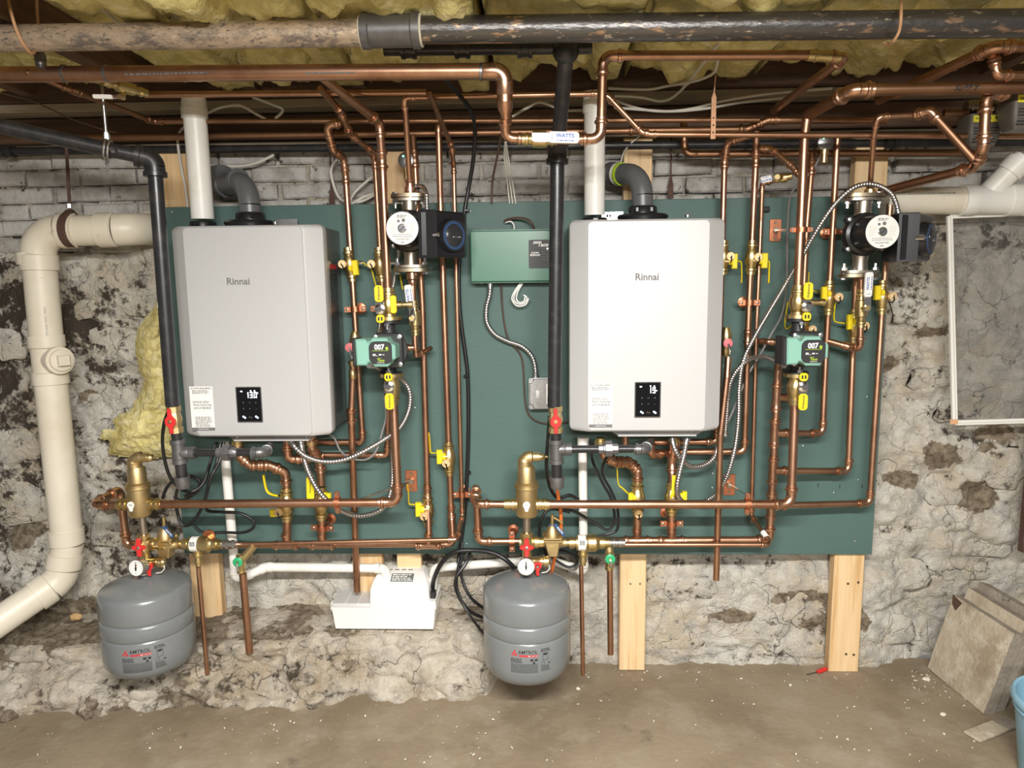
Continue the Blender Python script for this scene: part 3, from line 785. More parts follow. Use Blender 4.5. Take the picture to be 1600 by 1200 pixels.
    # top collars, bracket
    f = FR(*vent); c1 = MB().flathe(f, (0, 0, 0), 'v', [(-14, 20), (-1, 20), (2, 19), (2, 17)], 26).build('intake_collar', 'plastic_black', t)
    MB().box(f, -4, 4, -4, 1, 18, 21, .6).build('clip', 'plastic_black', c1)
    f = FR(*exh); c2 = MB().flathe(f, (0, 0, 0), 'v', [(-16, 38), (-5, 38), (-2, 40), (1, 38), (2, 23), (12, 22), (14, 20.5), (14, 17)], 30).build('exhaust_collar', 'plastic_black', t)
    for u in (-14, 8): MB().box(f, u, u+5, 4, 11, 18, 22.5, .6).build('clip', 'plastic_black', c2)
    f = FR(*brk); MB().box(f, -17, 17, -8, 6, -1, 0, .3).build('hanging_bracket', 'galv', t)
    for px in pos:
        MB().flathe(FR(px, brk[1]-1, .19), (0, 0, 0), 'v', [(-3, 4), (0, 4), (1.2, 2)], 12).build('screw', 'chrome', t)
    # printed sheet on the right flank
    fs = Fr(V(x1-.0035, -.02, z0), V(0, -1, 0), V(0, 0, 1), V(-1, 0, 0), 1); fs = Fr(V(x1-.0035, -.17, z0), V(0, 1, 0), V(0, 0, 1), V(1, 0, 0), 1)
    lb = MB().box(fs, .02, .115, .05, h-.11, 0, .0006).build('flank_notice', 'steel_dark', body, smooth=0)
    dashes(fs, .028, .108, .06, h-.15, 60, .0008, 'print_black', lb, seed=9)
    MB().box(fs, .028, .108, h-.135, h-.12, .0006, .0009).build('warning_strip', 'print_red', lb, smooth=0)
    return t
heater(.1465, .6225, .927, 1.589, 'silver wall-hung heater at left, display reading 130', (372, 440), (389.5, 632.5), (316, 638.5), '130', (317, 349, .115), (392, 347, .12), (448, 348, .03), (430,))
heater(1.3775, 1.8475, .937, 1.590, 'silver wall-hung heater at right, display reading 19', (1011, 433), (1012, 625), (938.5, 633.5), '19', (929, 343, .115), (1004, 337, .12), (957, 337, .03), (951, 1074))
# ---- white air intakes and grey exhaust bends
def wv(label, pts, hub, w=34):
    t = run('air_intake_pipe', label, 'vent pipe', 'pvc_white', w, pts, fit='pvc', n=24, thr=30)
    f = FR(*hub[0], up=hub[1]); MB().flathe(f, (0, 0, 0), 'v', [(-8, w/2*1.0), (-8, w/2*1.16), (8, w/2*1.16), (8, w/2*1.12), (24, w/2*1.05), (24, w/2*.9)], 26).build('hub', 'pvc_white', t)
    return t
wv('white PVC air pipe rising from the left heater', [(317, 342, .115), (303, 160, .135)], ((304, 178, .133), (303, 160, .135)))
wv('white PVC air pipe rising from the right heater', [(929, 336, .115), (929, 160, .135)], ((929, 168, .133), (929, 160, .135)), 32)
def gv(label, pts, band):
    t = run('exhaust_elbow', label, 'vent pipe', 'pvc_grey', 33, pts, fit=None, bend=2.3, n=24)
    for (px, py, d, up, r) in band[:]:
        f = FR(px, py, d, up=up); MB().flathe(f, (0, 0, 0), 'v', [(-4, r*.95), (-4, r*1.08), (3, r*1.08), (4, r*1.0)], 24).build('socket', 'pvc_grey', t)
        MB().torus(f.p(0, 4, 0), f.ey, r*1.02*f.k, .8*f.k, 24, 6).build('seal_ring', 'steel_dark', t)
    return t
gl = gv('grey exhaust bend curving back from the left heater', [(391, 335, .12), (388, 283, .12), (345, 290, -.015), (345, 262, -.03)], [(372, 282, .07, (345, 290, -.015), 17), (352, 290, .0, (388, 283, .12), 17)])
gr = gv('grey exhaust bend with green label behind the right heater', [(1004, 325, .12), (1003, 272, .12), (955, 272, -.005), (944, 272, -.03)], [(957, 272, .0, (1003, 272, .12), 17)])
f = FR(969, 272, .036, up=(1003, 272, .12)); MB().flathe(f, (0, 0, 0), 'v', [(-6, 17.5), (0, 17.5)], 24).build('paper_band', 'label_white', gr)
MB().flathe(f, (0, 0, 0), 'v', [(0, 17.6), (4.5, 17.6)], 24).build('green_band', 'print_lime', gr)
# ================================================================== EXPANSION TANKS
def tank(px, lab, topy, boty, gx):
    c = P(px, 985, .25); R = .140
    def zf(y, d=.39): return P(px, y, d).z
    zb = P(px, boty, .30).z
    z1 = zf(984); z2 = zf(1009); zs = zf(946, .385); zt = P(px, topy, .25).z
    prof = [(zb+.001, .0), (zb, .055), (zb+.006, .095), (zb+.020, .122), (zb+.042, .1365), (zb+.07, R), (z2-.008, R), (z2-.003, R-.0015), (z2, R-.0035), (z2+.003, R-.001), (z2+.008, R+.0015), (z1-.008, R+.0015), (z1-.003, R-.001), (z1, R-.004), (z1+.003, R-.0015), (z1+.008, R),
            (zs-.010, R), (zs-.001, R-.002), (zs+.006, R-.007), (zs+.010, R-.014), (zs+.013, R-.022), (zs+.028, R-.062), (zs+.038, .045), (zs+.042, .018), (zs+.043, .0)]
    t = thing('expansion_tank', lab, 'tank', V(c.x, c.y, zb), 'grey expansion tanks')
    m = MB(); m.lathe(V(c.x, c.y, 0), V(0, 0, 1), prof, 56); sh = m.build('shell', 'tank_grey', t, smooth=50)
    MB().lathe(V(c.x, c.y, zs+.045), V(0, 0, 1), [(0, .02), (.006, .02), (.008, .014), (.03, .013)], 16).build('neck', 'galv', t)
    # printing wraps the shell; x along the curve
    def warp(x, y):
        a = x/R; return V(c.x+(R+.0006)*math.sin(a), c.y-(R+.0006)*math.cos(a), y)
    k = S(px, 1020, .39); zc = zf(1035); off = gx*k
    def w2(x, y): return warp(off+x*k, zc+y*k)
    fr = Fr(V(0, 0, 0), V(1, 0, 0), V(0, 0, 1), V(0, -1, 0), 1)
    text('AMTROL', None, -3, 16, 0, 8.4, 'print_black', sh, align='LEFT', warp=w2, bold=.012, sx=.92)
    def flat(poly, material, nm):
        m = MB()
        for p in poly:
            # fan of small quads keeps print on the curve
            n = len(p); q = len(m.v); m.v += [w2(x, y) for x, y in p]; m.f.append(tuple(range(q, q+n)))
        m.build(nm, material, sh, smooth=0)
    flat([[(-15, 10), (-8, 20), (-6.5, 18), (-12, 10)], [(-10.5, 10), (-7, 15.4), (-4, 10)]], 'print_red', 'emblem')
    flat([[(-2+3*i, 11.8 if i else 12.2), (1+3*i, 11.8), (1+3*i, 8.2+.0*i), (-1+3*i, 8.2)] for i in range(10)], 'print_red', 'red_band')
    dashes(None, 13, 28, 8.6, 11.2, 1, 0, 'print_white', sh, warp=w2, seed=1, ragged=False, name='band_print')
    dashes(None, -15, 5, -2, 6, 4, 0, 'print_black', sh, warp=w2, seed=2)
    dashes(None, -15, 28, -18.5, -3, 10, 0, 'print_black', sh, warp=w2, seed=3, ragged=False, fill=.42)
    flat([[(16, 1.5), (21, 1.5), (21, 5), (16, 5)], [(23, 1.5), (27, 1.2), (28, 3.5), (26, 5.2), (23, 4.6)], [(20, -3), (23, -3), (24, -1), (22.5, .6), (20, -.2)]], 'print_black', 'approval_marks')
    def frame(x0, x1, y0, y1, th): return [[(x0, y0), (x1, y0), (x1, y0+th), (x0, y0+th)], [(x0, y1-th), (x1, y1-th), (x1, y1), (x0, y1)], [(x0, y0), (x0+th, y0), (x0+th, y1), (x0, y1)], [(x1-th, y0), (x1, y0), (x1, y1), (x1-th, y1)]]
    flat(frame(36, 45, 1, 13, .5)+[[(36, 10), (38, 12.5), (43, 12.5), (45, 10), (43, 10.5), (40.5, 8.6), (38, 10.5)], [(45, -6), (49, -5), (48, -3), (46, -3.6)]]+frame(34, 39.5, -6, -1, .4), 'print_black', 'diagram')
    dashes(None, 33, 49, 15, 21, 3, 0, 'print_black', sh, warp=w2, seed=5); dashes(None, 33, 49, -17, -7, 6, 0, 'print_black', sh, warp=w2, seed=6, fill=.42)
    return t
tank(233, 'grey expansion tank hanging below the left heater', 893, 1052, 10)
tank(823.5, 'grey expansion tank hanging below the right heater', 891, 1061, -10)
# ================================================================== CONDENSATE PUMP
def cpump():
    zt = .209; c = PF(600, 983, zt); k = S(600, 965, .12); d = -c.y
    t = thing('condensate_pump', 'white condensate pump box on the stone ledge', 'pump', c)
    fr = Fr(c, V(1, 0, 0), V(0, 0, 1), V(0, -1, 0), k)
    def loft(polys, mat_, name, par):
        m = MB(); last = None
        for pl in polys:
            q = len(m.v); m.v += [fr.p(*p) for p in pl]
            if last is not None: m.skin(last, q, len(pl))
            else: m.f.append(tuple(reversed(range(q, q+len(pl)))))
            last = q
        m.f.append(tuple(range(last, last+len(polys[-1])))); return m.build(name, mat_, par, smooth=25)
    def rect(u0, u1, w0, w1, v, r=2.5): return [(a, v, b) for a, b in rrect(u0, u1, -w1, -w0, r, 3)]
    def rect(u0, u1, w0, w1, v, r=2.5): return [(a, v, -b) for a, b in rrect(u0, u1, -w1, -w0, r, 3)]
    tank_ = loft([rect(-79, 79, -62, -1, 0), rect(-83, 83, -65, 0, 34), rect(-84.5, 84.5, -66, 1, 34), rect(-84.5, 84.5, -66, 1, 36)], 'plastic_white', 'reservoir', t)
    lid = loft([rect(-84, -20, -65, .5, 36), rect(-84, -20, -65, .5, 38), rect(-81, -20, -62, -2, 42)], 'plastic_clear', 'clear_lid', t)
    for u in (-62, -42): MB().box(fr, u, u+1.2, 36, 42.3, -60, -3).build('rib', 'plastic_white', lid, smooth=0)
    mot = loft([rect(-21, 84, -65, .8, 36), rect(-21, 84, -65, .8, 47), rect(-21, 74, -65, .8, 47.5), rect(-20, 73, -64, -.5, 66), rect(-18, 68, -60, -14, 74), rect(-12, 60, -58, -34, 83)], 'plastic_white', 'motor_housing', t)
    for i in range(4): MB().box(fr, 2+i*11, 9+i*11, 82.8, 83.4, -40, -37).build('vent_slot', 'print_grey', mot, smooth=0)
    f2 = Fr(fr.p(28, 75.8, -17.5), V(1, 0, 0), (fr.p(0, 83, -34)-fr.p(0, 74, -14)).normalized(), V(0, -.5, .9).normalized(), k)
    rl = MB().box(f2, -18, 18, -5, 12, 0, .4).build('rating_label', 'print_grey', mot, smooth=0)
    dashes(f2, -16, 16, -4, 11, 4, .5, 'label_white', rl, seed=8)
    MB().flathe(fr, (-84, 22, -34), 'u', [(-8, 9), (-2, 10), (0, 8)], 18).build('inlet_plug', 'plastic_white', t)
    MB().box(fr, 74, 82, 47, 57, -22, -8, 1).build('power_socket', 'plastic_black_matte', t)
    return t
cpump()
# ================================================================== CIRCULATORS
def flange_pair(fr, v, hw, parent, up=1):
    """oval bronze flange with bolted steel plate; v in frame units"""
    def oval(h): return [(hw*math.cos(a)*(1 if abs(math.cos(a)) > .3 else 1), 0) for a in ()]
    m = MB(); n = 28
    def ov(s, vv): return [fr.p(hw*s*math.copysign(abs(math.cos(a))**.8, math.cos(a)), vv, hw*.62*s*math.copysign(abs(math.sin(a))**.8, math.sin(a))) for a in [2*math.pi*i/n for i in range(n)]]
    for (v0, v1, s, mt, nm) in ((v, v+5*up, 1.0, 'bronze', 'flange'), (v-5*up, v-1*up, .92, 'nickel', 'flange_plate')):
        m = MB(); a = ov(s, v0); b = ov(s, v1); m.v += a+b; m.skin(0, n, n); m.f += [tuple(reversed(range(n))), tuple(range(n, 2*n))]; m.build(nm, mt, parent)
    for sg in (-1, 1):
        m = MB(); m.flathe(fr, (sg*hw*.78, v, 0), 'v', [(-15*up, 2.6), (8*up, 2.6)], 8); m.flathe(fr, (sg*hw*.78, v, 0), 'v', [(-9*up, 4.6), (-5*up, 4.6)], 6); m.flathe(fr, (sg*hw*.78, v, 0), 'v', [(5*up, 4.6), (8.5*up, 4.6)], 6)
        m.build('bolt', 'galv', parent)
def grund(px, py, d, lab, vt, vb, hw):
    fr = FR(px, py, d, k=.00212); t = thing('circulator_pump', lab, 'pump', fr.p(0, -60, 0), 'black circulators with round silver plates')
    m = MB(); m.flathe(fr, (0, 0, 0), 'v', [(vb+2, 11), (vb+18, 10), (-14, 14), (0, 19), (14, 14), (vt-18, 11), (vt-2, 13)], 22); m.build('volute', 'nickel', t)
    flange_pair(fr, vt, hw, t, 1); flange_pair(fr, vb, hw, t, -1)
    m = MB(); m.flathe(fr, (0, 0, 0), 'w', [(2, 30), (12, 31), (16, 29), (18, 24.5), (58, 24.5), (63, 23.4)], 34); mo = m.build('motor', 'plastic_black', t)
    MB().flathe(fr, (0, 0, 0), 'w', [(62.6, 22.6), (63.6, 22.6)], 34).build('name_plate', 'galv' if False else 'label_white', mo)
    f2 = Fr(fr.p(0, 0, 63.7), fr.ex, fr.ey, fr.ez, fr.k)
    text('GRUNDFOS', f2, 0, -14.8, .1, 3.6, 'print_grey', mo, flip=True, bold=.01)
    m = MB()
    for sg in (-1, 1): m.prism(f2, [(sg*.4, -18), (sg*2.6, -20), (sg*2.0, -20.6), (sg*.1, -18.8)], .1, .2)
    m.build('emblem', 'print_black', mo, smooth=0, kind='stuff')
    text('TYPE UPS', f2, 0, 16, .1, 2.6, 'print_grey', mo, flip=True) if False else None
    dashes(f2, -7, 7, 14.5, 18.5, 2, .1, 'print_grey', mo, seed=1); dashes(f2, -18, -8, -6, 8, 6, .1, 'wire_white', mo, seed=2, fill=.35); dashes(f2, 9, 18, -6, 8, 6, .1, 'wire_white', mo, seed=3, fill=.35); dashes(f2, -14, 14, -12.5, -7.5, 2, .1, 'print_grey', mo, seed=4, fill=.3)
    m = MB(); m.prism(f2, circ(-5, 10, 2, 10), .1, .15); m.prism(f2, circ(2, 11, 2.6, 10), .1, .15); m.build('approval_marks', 'print_grey', mo, smooth=0, kind='stuff')
    MB().flathe(f2, (0, 0, 0), 'w', [(-.2, 6.4), (.6, 6.4), (1.2, 5.6), (1.2, 5.2)], 22).build('vent_screw', 'chrome', mo)
    MB().box(Fr(f2.p(0, 0, 1.25), (fr.ex+fr.ey).normalized(), (fr.ey-fr.ex).normalized(), fr.ez, fr.k), -5, 5, -.5, .5, -.1, .1).build('slot', 'print_black', mo, smooth=0)
    for u, v in ((-24, 21), (24, 21), (-24, -21), (24, -21)):
        m = MB(); m.flathe(fr, (u, v, 0), 'w', [(4, 5.2), (14, 5.2)], 10); m.build('lug', 'plastic_black', mo); MB().flathe(fr, (u, v, 14), 'w', [(0, 3.4), (3, 3.4), (3.6, 2)], 8).build('screw', 'galv', mo)
    # terminal box with timer dial on its slanted face
    fv = Fr(fr.o, fr.ex, fr.ez*-1, fr.ey, fr.k)      # polygon in plan, extruded upwards
    bx = MB(); bx.prism(fv, [(24, -20), (24, -60), (27, -64), (48, -64), (84, -30), (86, -20), (80, -14), (24, -14)], -40, 24, 2.5, 2.5); box = bx.build('terminal_box', 'plastic_black', t, smooth=20)
    MB().prism(fv, [(22, -40), (22, -62), (48, -66.5), (47, -62)], -41, 25, 1).build('box_cover', 'plastic_black', t, smooth=20)
    nrm = (fr.ex*math.sin(math.radians(48))+fr.ez*math.cos(math.radians(48))); f3 = Fr(fr.p(67, -10, 49), nrm.cross(fr.ey)*-1, fr.ey, nrm, fr.k)
    cone = MB(); cone.flathe(f3, (0, 0, 0), 'w', [(-12, 25), (-2, 24), (2, 22.5), (6, 22.5), (6, 20)], 34); dl = cone.build('dial_housing', 'plastic_black', t)
    MB().flathe(f3, (0, 0, 0), 'w', [(5.5, 20), (6.6, 20), (6.8, 16.5)], 34).build('dial_ring', 'label_blue', dl)
    m = MB()
    for i in range(24):
        a = 2*math.pi*i/24; c, s = math.cos(a), math.sin(a)
        m.box(Fr(f3.p(18*c, 18*s, 7.0), f3.ex*c+f3.ey*s, f3.ey*c-f3.ex*s, f3.ez, f3.k), -1.8, 1.8, -.35, .35, -.2, .3)
    m.build('dial_marks', 'print_black', dl, smooth=0, kind='stuff')
    MB().flathe(f3, (0, 0, 0), 'w', [(6, 16.6), (7, 16), (10, 12), (10, 3), (12, 2.6), (12, 1)], 26).build('dial_knob', 'plastic_black', dl)
    dash = MB(); [dash.box(f3, -6+i*4, -4.2+i*4, -3, -1.8, 10, 10.3) for i in range(4)]; dash.build('dial_print', 'print_white', dl, smooth=0)
    MB().flathe(f3, (0, 0, 0), 'w', [(6, 21.5), (13, 20), (18, 15), (21, 7), (21.6, .5)], 30).build('dome', 'dome', dl)
    MB().flathe(f3, (-27, 0, 0), 'w', [(-6, 3), (4, 3), (5, 1)], 10).build('latch', 'chrome', dl)
    return t, fr
grund(641, 362, .14, 'black circulator between the left heater and the green control box', 49, -54, 27)
grund(1346, 367, .14, 'black circulator overhanging the board\'s right end', 53, -56, 29)
def taco(px, py, d, lab, up, dn, tilt=0):
    fr = FR(px, py, d, k=.00212); t = thing('circulator_pump', lab, 'pump', fr.p(0, -40, 0), 'teal circulators with round black screens')
    m = MB(); m.flathe(fr, (0, 0, 0), 'v', [(dn, 17), (dn+5, 17), (dn+6, 9), (dn+14, 9), (-8, 15), (8, 15), (up-14, 9), (up-6, 9), (up-5, 17), (up, 17)], 24); m.build('volute', 'plastic_black_matte', t)
    m = MB(); m.flathe(fr, (4, 0, 0), 'w', [(-14, 18), (-4, 22), (8, 25), (22, 26)], 26); m.build('back_shell', 'plastic_black_matte', t)
    m = MB(); m.rbox(fr, -19, 25, -25, 25, 18, 30, 7, 1.5); mb = m.build('motor_body', 'plastic_black_matte', t)
    for u, v in ((21, 20), (21, -20), (-14, 20), (-14, -20)): MB().flathe(fr, (u, v, 29), 'w', [(0, 3.4), (3.2, 3.4), (3.6, 2)], 10).build('screw', 'galv', mb)
    poly = [(-36, 19), (-22, 19), (-18, 14.5), (-15, 15), (-12, 20.5), (8.5, 20.5), (11, 15.5), (14, 12), (19, 11), (20.5, 8), (20.5, -9), (14.5, -11), (12.5, -16), (9, -20), (-9, -20), (-13.5, -15), (-18, -14), (-21, -18), (-35, -18)]
    poly = [(u, v) for u, v in poly]
    m = MB(); m.prism(fr, poly, 26, 62, 2.2); fc = m.build('motor_cover', 'teal', t, smooth=30)
    MB().box(fr, -41, -34, -19, 20, 28, 60, 2).build('control_box', 'plastic_black_matte', t, smooth=20)
    MB().rbox(fr, -16.5, 16, -16, 16, 61.5, 63, 9, .6, 6).build('screen', 'plastic_black_matte', fc)
    f2 = Fr(fr.p(0, 0, 63.2), fr.ex, fr.ey, fr.ez, fr.k)
    text('007', f2, -1.5, 7.6, .1, 10.5, 'print_white', fc, bold=.035, sx=.88); text('e', f2, 9, 6.8, .1, 9, 'print_lime', fc, bold=.03)
    MB().box(f2, -12, 10.5, 2.6, 3.1, .05, .15).build('green_rule', 'print_lime', fc, smooth=0)
    text('00', f2, -9, -3, .1, 4.2, 'print_white', fc, bold=.03); m = MB(); m.box(f2, -6.5, -4, -4.4, -3.9, .05, .15); m.prism(f2, [(-2.6, -3.6), (1, -3.6), (1.4, -1.8), (-2, -1.8)], .05, .15); m.box(f2, 2.6, 5.4, -3.2, -2.4, .05, .15); m.build('screen_marks', 'print_white', fc, smooth=0, kind='stuff')
    text('Taco', f2, 0, -10.6, .1, 5, 'print_lime', fc, bold=.03, shear=.2); m = MB(); m.prism(f2, [(-5.5, -8), (.5, -8), (1, -7.4), (-4.8, -7.4)], .05, .15); m.build('screen_stripe', 'print_lime', fc, smooth=0)
    dashes(f2, -5, 5, -14.6, -13.4, 1, .1, 'print_white', fc, seed=1, ragged=False)
    for v, s in ((up-2, 1), (dn+2, -1)):
        m = MB(); m.flathe(fr, (0, v, 14), 'v', [(-12*s, 2), (6*s, 2)], 8); m.flathe(fr, (0, v, 14), 'v', [(-7*s, 4.2), (-3*s, 4.2)], 6); m.build('flange_bolt', 'galv', t)
    return t
taco(609, 545, .20, 'teal circulator with black screen beside the left heater', 43, -40)
taco(1245.5, 543, .20, 'teal circulator with black screen at right of the board', 43, -40)
# ================================================================== CONTROL BOX, SWITCH
def zonebox():
    fr = FR(800, 402, 0, k=.00218); w = 30
    t = thing('zone_control_box', 'green zone control box left of the right gas pipe', 'control box', fr.p(0, -40, 0))
    MB().box(fr, -59, 66, -39, 40, 0, w-4).build('back_box', 'box_green_dark', t, smooth=0)
    cv = MB().box(fr, -61, 68, -37, 38, w-5, w, 1.2).build('front_cover', 'box_green', t, smooth=20)
    pn = MB().rbox(fr, 26, 66, -18, 24, w, w+.5, 2).build('label_panel', 'plastic_black_matte', cv)
    f = Fr(fr.p(0, 0, w+.55), fr.ex, fr.ey, fr.ez, fr.k)
    text('Taco', f, 47, 16.5, .1, 8, 'print_white', pn, shear=.25, bold=.03)
    m = MB(); m.prism(f, [(33, 20.5), (45, 20.5), (45.6, 21.6), (33.8, 21.6)], 0, .1); m.prism(f, [(32, 18.4), (40, 18.4), (40.6, 19.5), (32.8, 19.5)], 0, .1); m.build('speed_stripes', 'print_white', pn, smooth=0)
    text('ZVC404', f, 35.5, 5, .1, 3.2, 'print_white', pn, bold=.03); dashes(f, 28, 43, 0, 3.4, 2, .1, 'print_white', pn, seed=2, ragged=False)
    for i in range(5):
        dashes(f, 45.5, 51, 10.2-i*4, 11.6-i*4, 1, .1, 'print_grey', pn, seed=i, ragged=False); m = MB(); m.prism(f, circ(54, 10.8-i*4, .8, 8), 0, .12); m.prism(f, circ(58, 10.8-i*4, .8, 8), 0, .12)
        if i: m.build('indicator', 'print_grey' if i else 'led_lime', pn, smooth=0)
    MB().prism(f, circ(54, 10.8, 1.3, 10), 0, .2).build('power_light', 'led_lime', pn, smooth=0)
    for u in (-46, 46):
        for v in (41, -39.5): MB().flathe(fr, (u, v, 24), 'v', [(-.5, 1.5), (1, 1.5)], 8).build('screw', 'galv', t)
    return t
zonebox()
def switchbox():
    fr = FR(848, 612, 0, k=.00225); t = thing('switch_box', 'steel switch and outlet box half behind the right gas pipe', 'switch box', fr.p(0, -25, 0))
    MB().rbox(fr, -21, 21, -24, 23.5, 0, 19, 3, 0).build('back_box', 'galv', t)
    m = MB(); m.prism(fr, [(-20, 17), (-16, 17), (-14, 20), (-14, 23), (14, 23), (14, 20), (17, 17), (20, 17), (20, -17), (16, -17), (14, -20), (14, -23.5), (-14, -23.5), (-14, -20), (-16, -17), (-20, -17)], 19, 21.5, 1); cv = m.build('cover_plate', 'galv', t, smooth=20)
    MB().box(fr, -10, -5.6, -6, 5, 21.4, 22).build('switch_frame', 'plastic_white', cv, smooth=0)
    MB().prism(Fr(fr.p(-7.8, 0, 22), fr.ex, fr.ey, fr.ez, fr.k), [(-1.6, -4), (1.6, -4), (1.6, 0), (-1.6, 0)], 0, 3.4, .6).build('toggle', 'plastic_white', cv, smooth=20)
    ot = MB().rbox(fr, 5, 15, -15, 15, 21.4, 22.2, 1).build('outlet_face', 'plastic_white', cv)
    MB().prism(fr, circ(10.5, 8.5, 3.4, 14, 5), 22, 24).build('orange_plug', 'wire_orange', ot)
    MB().box(fr, 7, 14, -12, -4, 22, 27, 1).build('black_plug', 'plastic_black_matte', ot)
    for v in (13.5, -14): MB().flathe(fr, (-8, v, 21.5), 'w', [(0, 1.6), (.8, 1.4)], 10).build('screw', 'nickel', cv)
    return t
switchbox()
# ================================================================== PIPEWORK
def CU(label, w, pts, old=False, **kw):
    return run('copper_pipe', label, 'pipe', 'copper_old' if old else 'copper', w, pts, group='copper pipework', **kw)
def brassnut(parent, px, py, d, up, r, h, name='union_nut', n=6):
    f = FR(px, py, d, up=up); m = MB(); m.flathe(f, (0, 0, 0), 'v', [(-h, r*.82), (-h*.6, r*.82), (-h*.6, r), (h*.5, r), (h*.5, r*.8), (h, r*.8)], n*2 if n > 6 else 12); m.build(name, 'brass', parent)
# ---- overhead iron main
ir = thing('iron_main', 'thick rusty iron main crossing the whole ceiling', 'pipe', P(570, 60, .62))
ir_r = 20*S(570, 52, .62)
MB().tube([P(-60, 61, .62), P(575, 51.5, .62)], ir_r, 28).build('rusty_pipe', 'iron_rust', ir)
MB().tube([P(650, 47, .62), P(1660, 35.5, .62)], ir_r*1.02, 28).build('flaking_pipe', 'iron_flake', ir)
a, b = P(566, 49.5, .62), P(657, 47.5, .62); dv = (b-a); L = dv.length; q = ir_r
MB().lathe(a, dv, [(0, q*1.08), (0, q*1.30), (.13*L, q*1.32), (.15*L, q*1.22), (.85*L, q*1.22), (.87*L, q*1.34), (L, q*1.34), (L, q*1.08)], 32).build('coupling', 'iron_grey', ir)
MB().torus(b+dv.normalized()*.002, dv, q*1.12, q*.12, 28, 8).build('sealant_ring', 'pvc_cream', ir); MB().torus(a-dv.normalized()*.002, dv, q*1.10, q*.10, 28, 8).build('sealant_ring', 'pvc_cream', ir)
# ---- copper tie wires round the iron main
def loop(label, pts): cable('tie_wire', label, 'wire', 'wire_tan', 4.5, pts, 'copper tie wires round the iron main')
loop('bare tan wire looped round the left end of the iron main', [(10, -14, .60), (17, 18, .69), (27, 50, .685), (40, 74, .66), (52, 83, .62), (60, 60, .56), (58, 20, .56), (57, -16, .58)])
loop('bare tan wire hook under the right part of the iron main', [(1407, -16, .60), (1408, 20, .69), (1405, 48, .68), (1396, 64, .66), (1388, 70, .62), (1381, 66, .6)])
# ---- wide copper main
t = CU('widest copper main running below the rusty iron main', 24, [(-60, 117, .50), (788, 111.5, .50), (789, 162, .49)], fit='solder', bend=1.25, n=20, old=False)
for px in (102, 167, 752):
    f = FR(px, 115.5-(px/788)*3.5, .5, up=(px+50, 115, .5)); MB().flathe(f, (0, 0, 0), 'v', [(-2.5, 12.4), (-2, 13.2), (2, 13.2), (2.5, 12.4)], 20).build('solder_seam', 'steel_dark', t)
f = FR(63, 94, .53); m = MB(); m.flathe(f, (0, 0, 0), 'v', [(-12, 7), (-8, 6.5), (-8, 8), (-2, 8), (-2, 6.5), (0, 6.5), (0, 8.5), (8, 8.5), (8, 6.5), (16, 6.5)], 12); m.build('dielectric_union', 'steel_dark', t)
f = FR(790, 178, .48, up=(789, 160, .49)); MB().flathe(f, (0, 0, 0), 'v', [(-14, 7.4), (-12, 9.2), (-9, 9.2), (-7, 7.6), (0, 8), (8, 12), (20, 12.6)], 18).build('reducer', 'copper_fit', t)
dashes(FR(515, 114, .5235), -38, 38, -2.2, 2.2, 1, 0, 'print_grey', t, seed=12, ragged=False, fill=.6); dashes(FR(260, 115, .5235), -66, 66, -2.2, 2.2, 1, 0, 'print_grey', t, seed=13, ragged=False, fill=.6)
CU('copper drop from the wide main into the white-handled valve', 14, [(789, 186, .48), (790, 216, .46), (826, 218, .46)], bend=1.9)
CU('copper loop rising from the white-handled valve and turning right', 14.5, [(868, 219, .46), (939, 217, .46), (942, 87, .46), (1262, 86, .46)], bend=2.1)
t = CU('short copper return at the end of the loop under the iron main', 14.5, [(1262, 86, .46), (1320, 90, .46), (1208, 173, .06)], bend=1.0)
f = FR(1288, 88, .46, up=(1320, 90, .46)); MB().flathe(f, (0, 0, 0), 'v', [(-26, 8.6), (-16, 8.6), (-15, 10), (-12, 10), (-11, 8.8), (14, 8.8), (15, 10), (18, 10), (19, 8.6), (24, 8.6)], 20).build('press_coupling', 'brass', t)
# ---- thinner overhead runs
t = CU('copper line with lever valve crossing in front of the left vent', 10, [(226, 148, .32), (666, 144.5, .30)], n=12)
CU('bright thin copper line passing behind the right gas drop', 8.5, [(655, 152, .235), (933, 147, .235), (950, 151, .235), (1003, 207, .225), (1016, 210, .225), (1660, 213.5, .22)])
CU('dark copper line slanting from the upper left corner', 9.5, [(40, 112, .52), (110, 140, .44), (240, 190, .13), (1186, 187.5, .10)], old=True, cps=[(1, .06)])
CU('lower dark copper line along the top of the wall', 10.5, [(110, 216, .05), (1168, 202, .05), (1200, 188, .07), (1385, 188, .09)], old=True, cps=[(0, .84)])
CU('lowest brown copper line at right below the black pipe', 11, [(1068, 190, .04), (1070, 241, .04), (1520, 239, .04)], old=True, fit='solder')
run('black_pipe', 'long black iron pipe low along the head of the wall', 'pipe', 'iron_black', 12.5, [(-60, 237, -.02), (1660, 221, -.02)], fit='thread', cps=[(0, .045), (0, .85)])
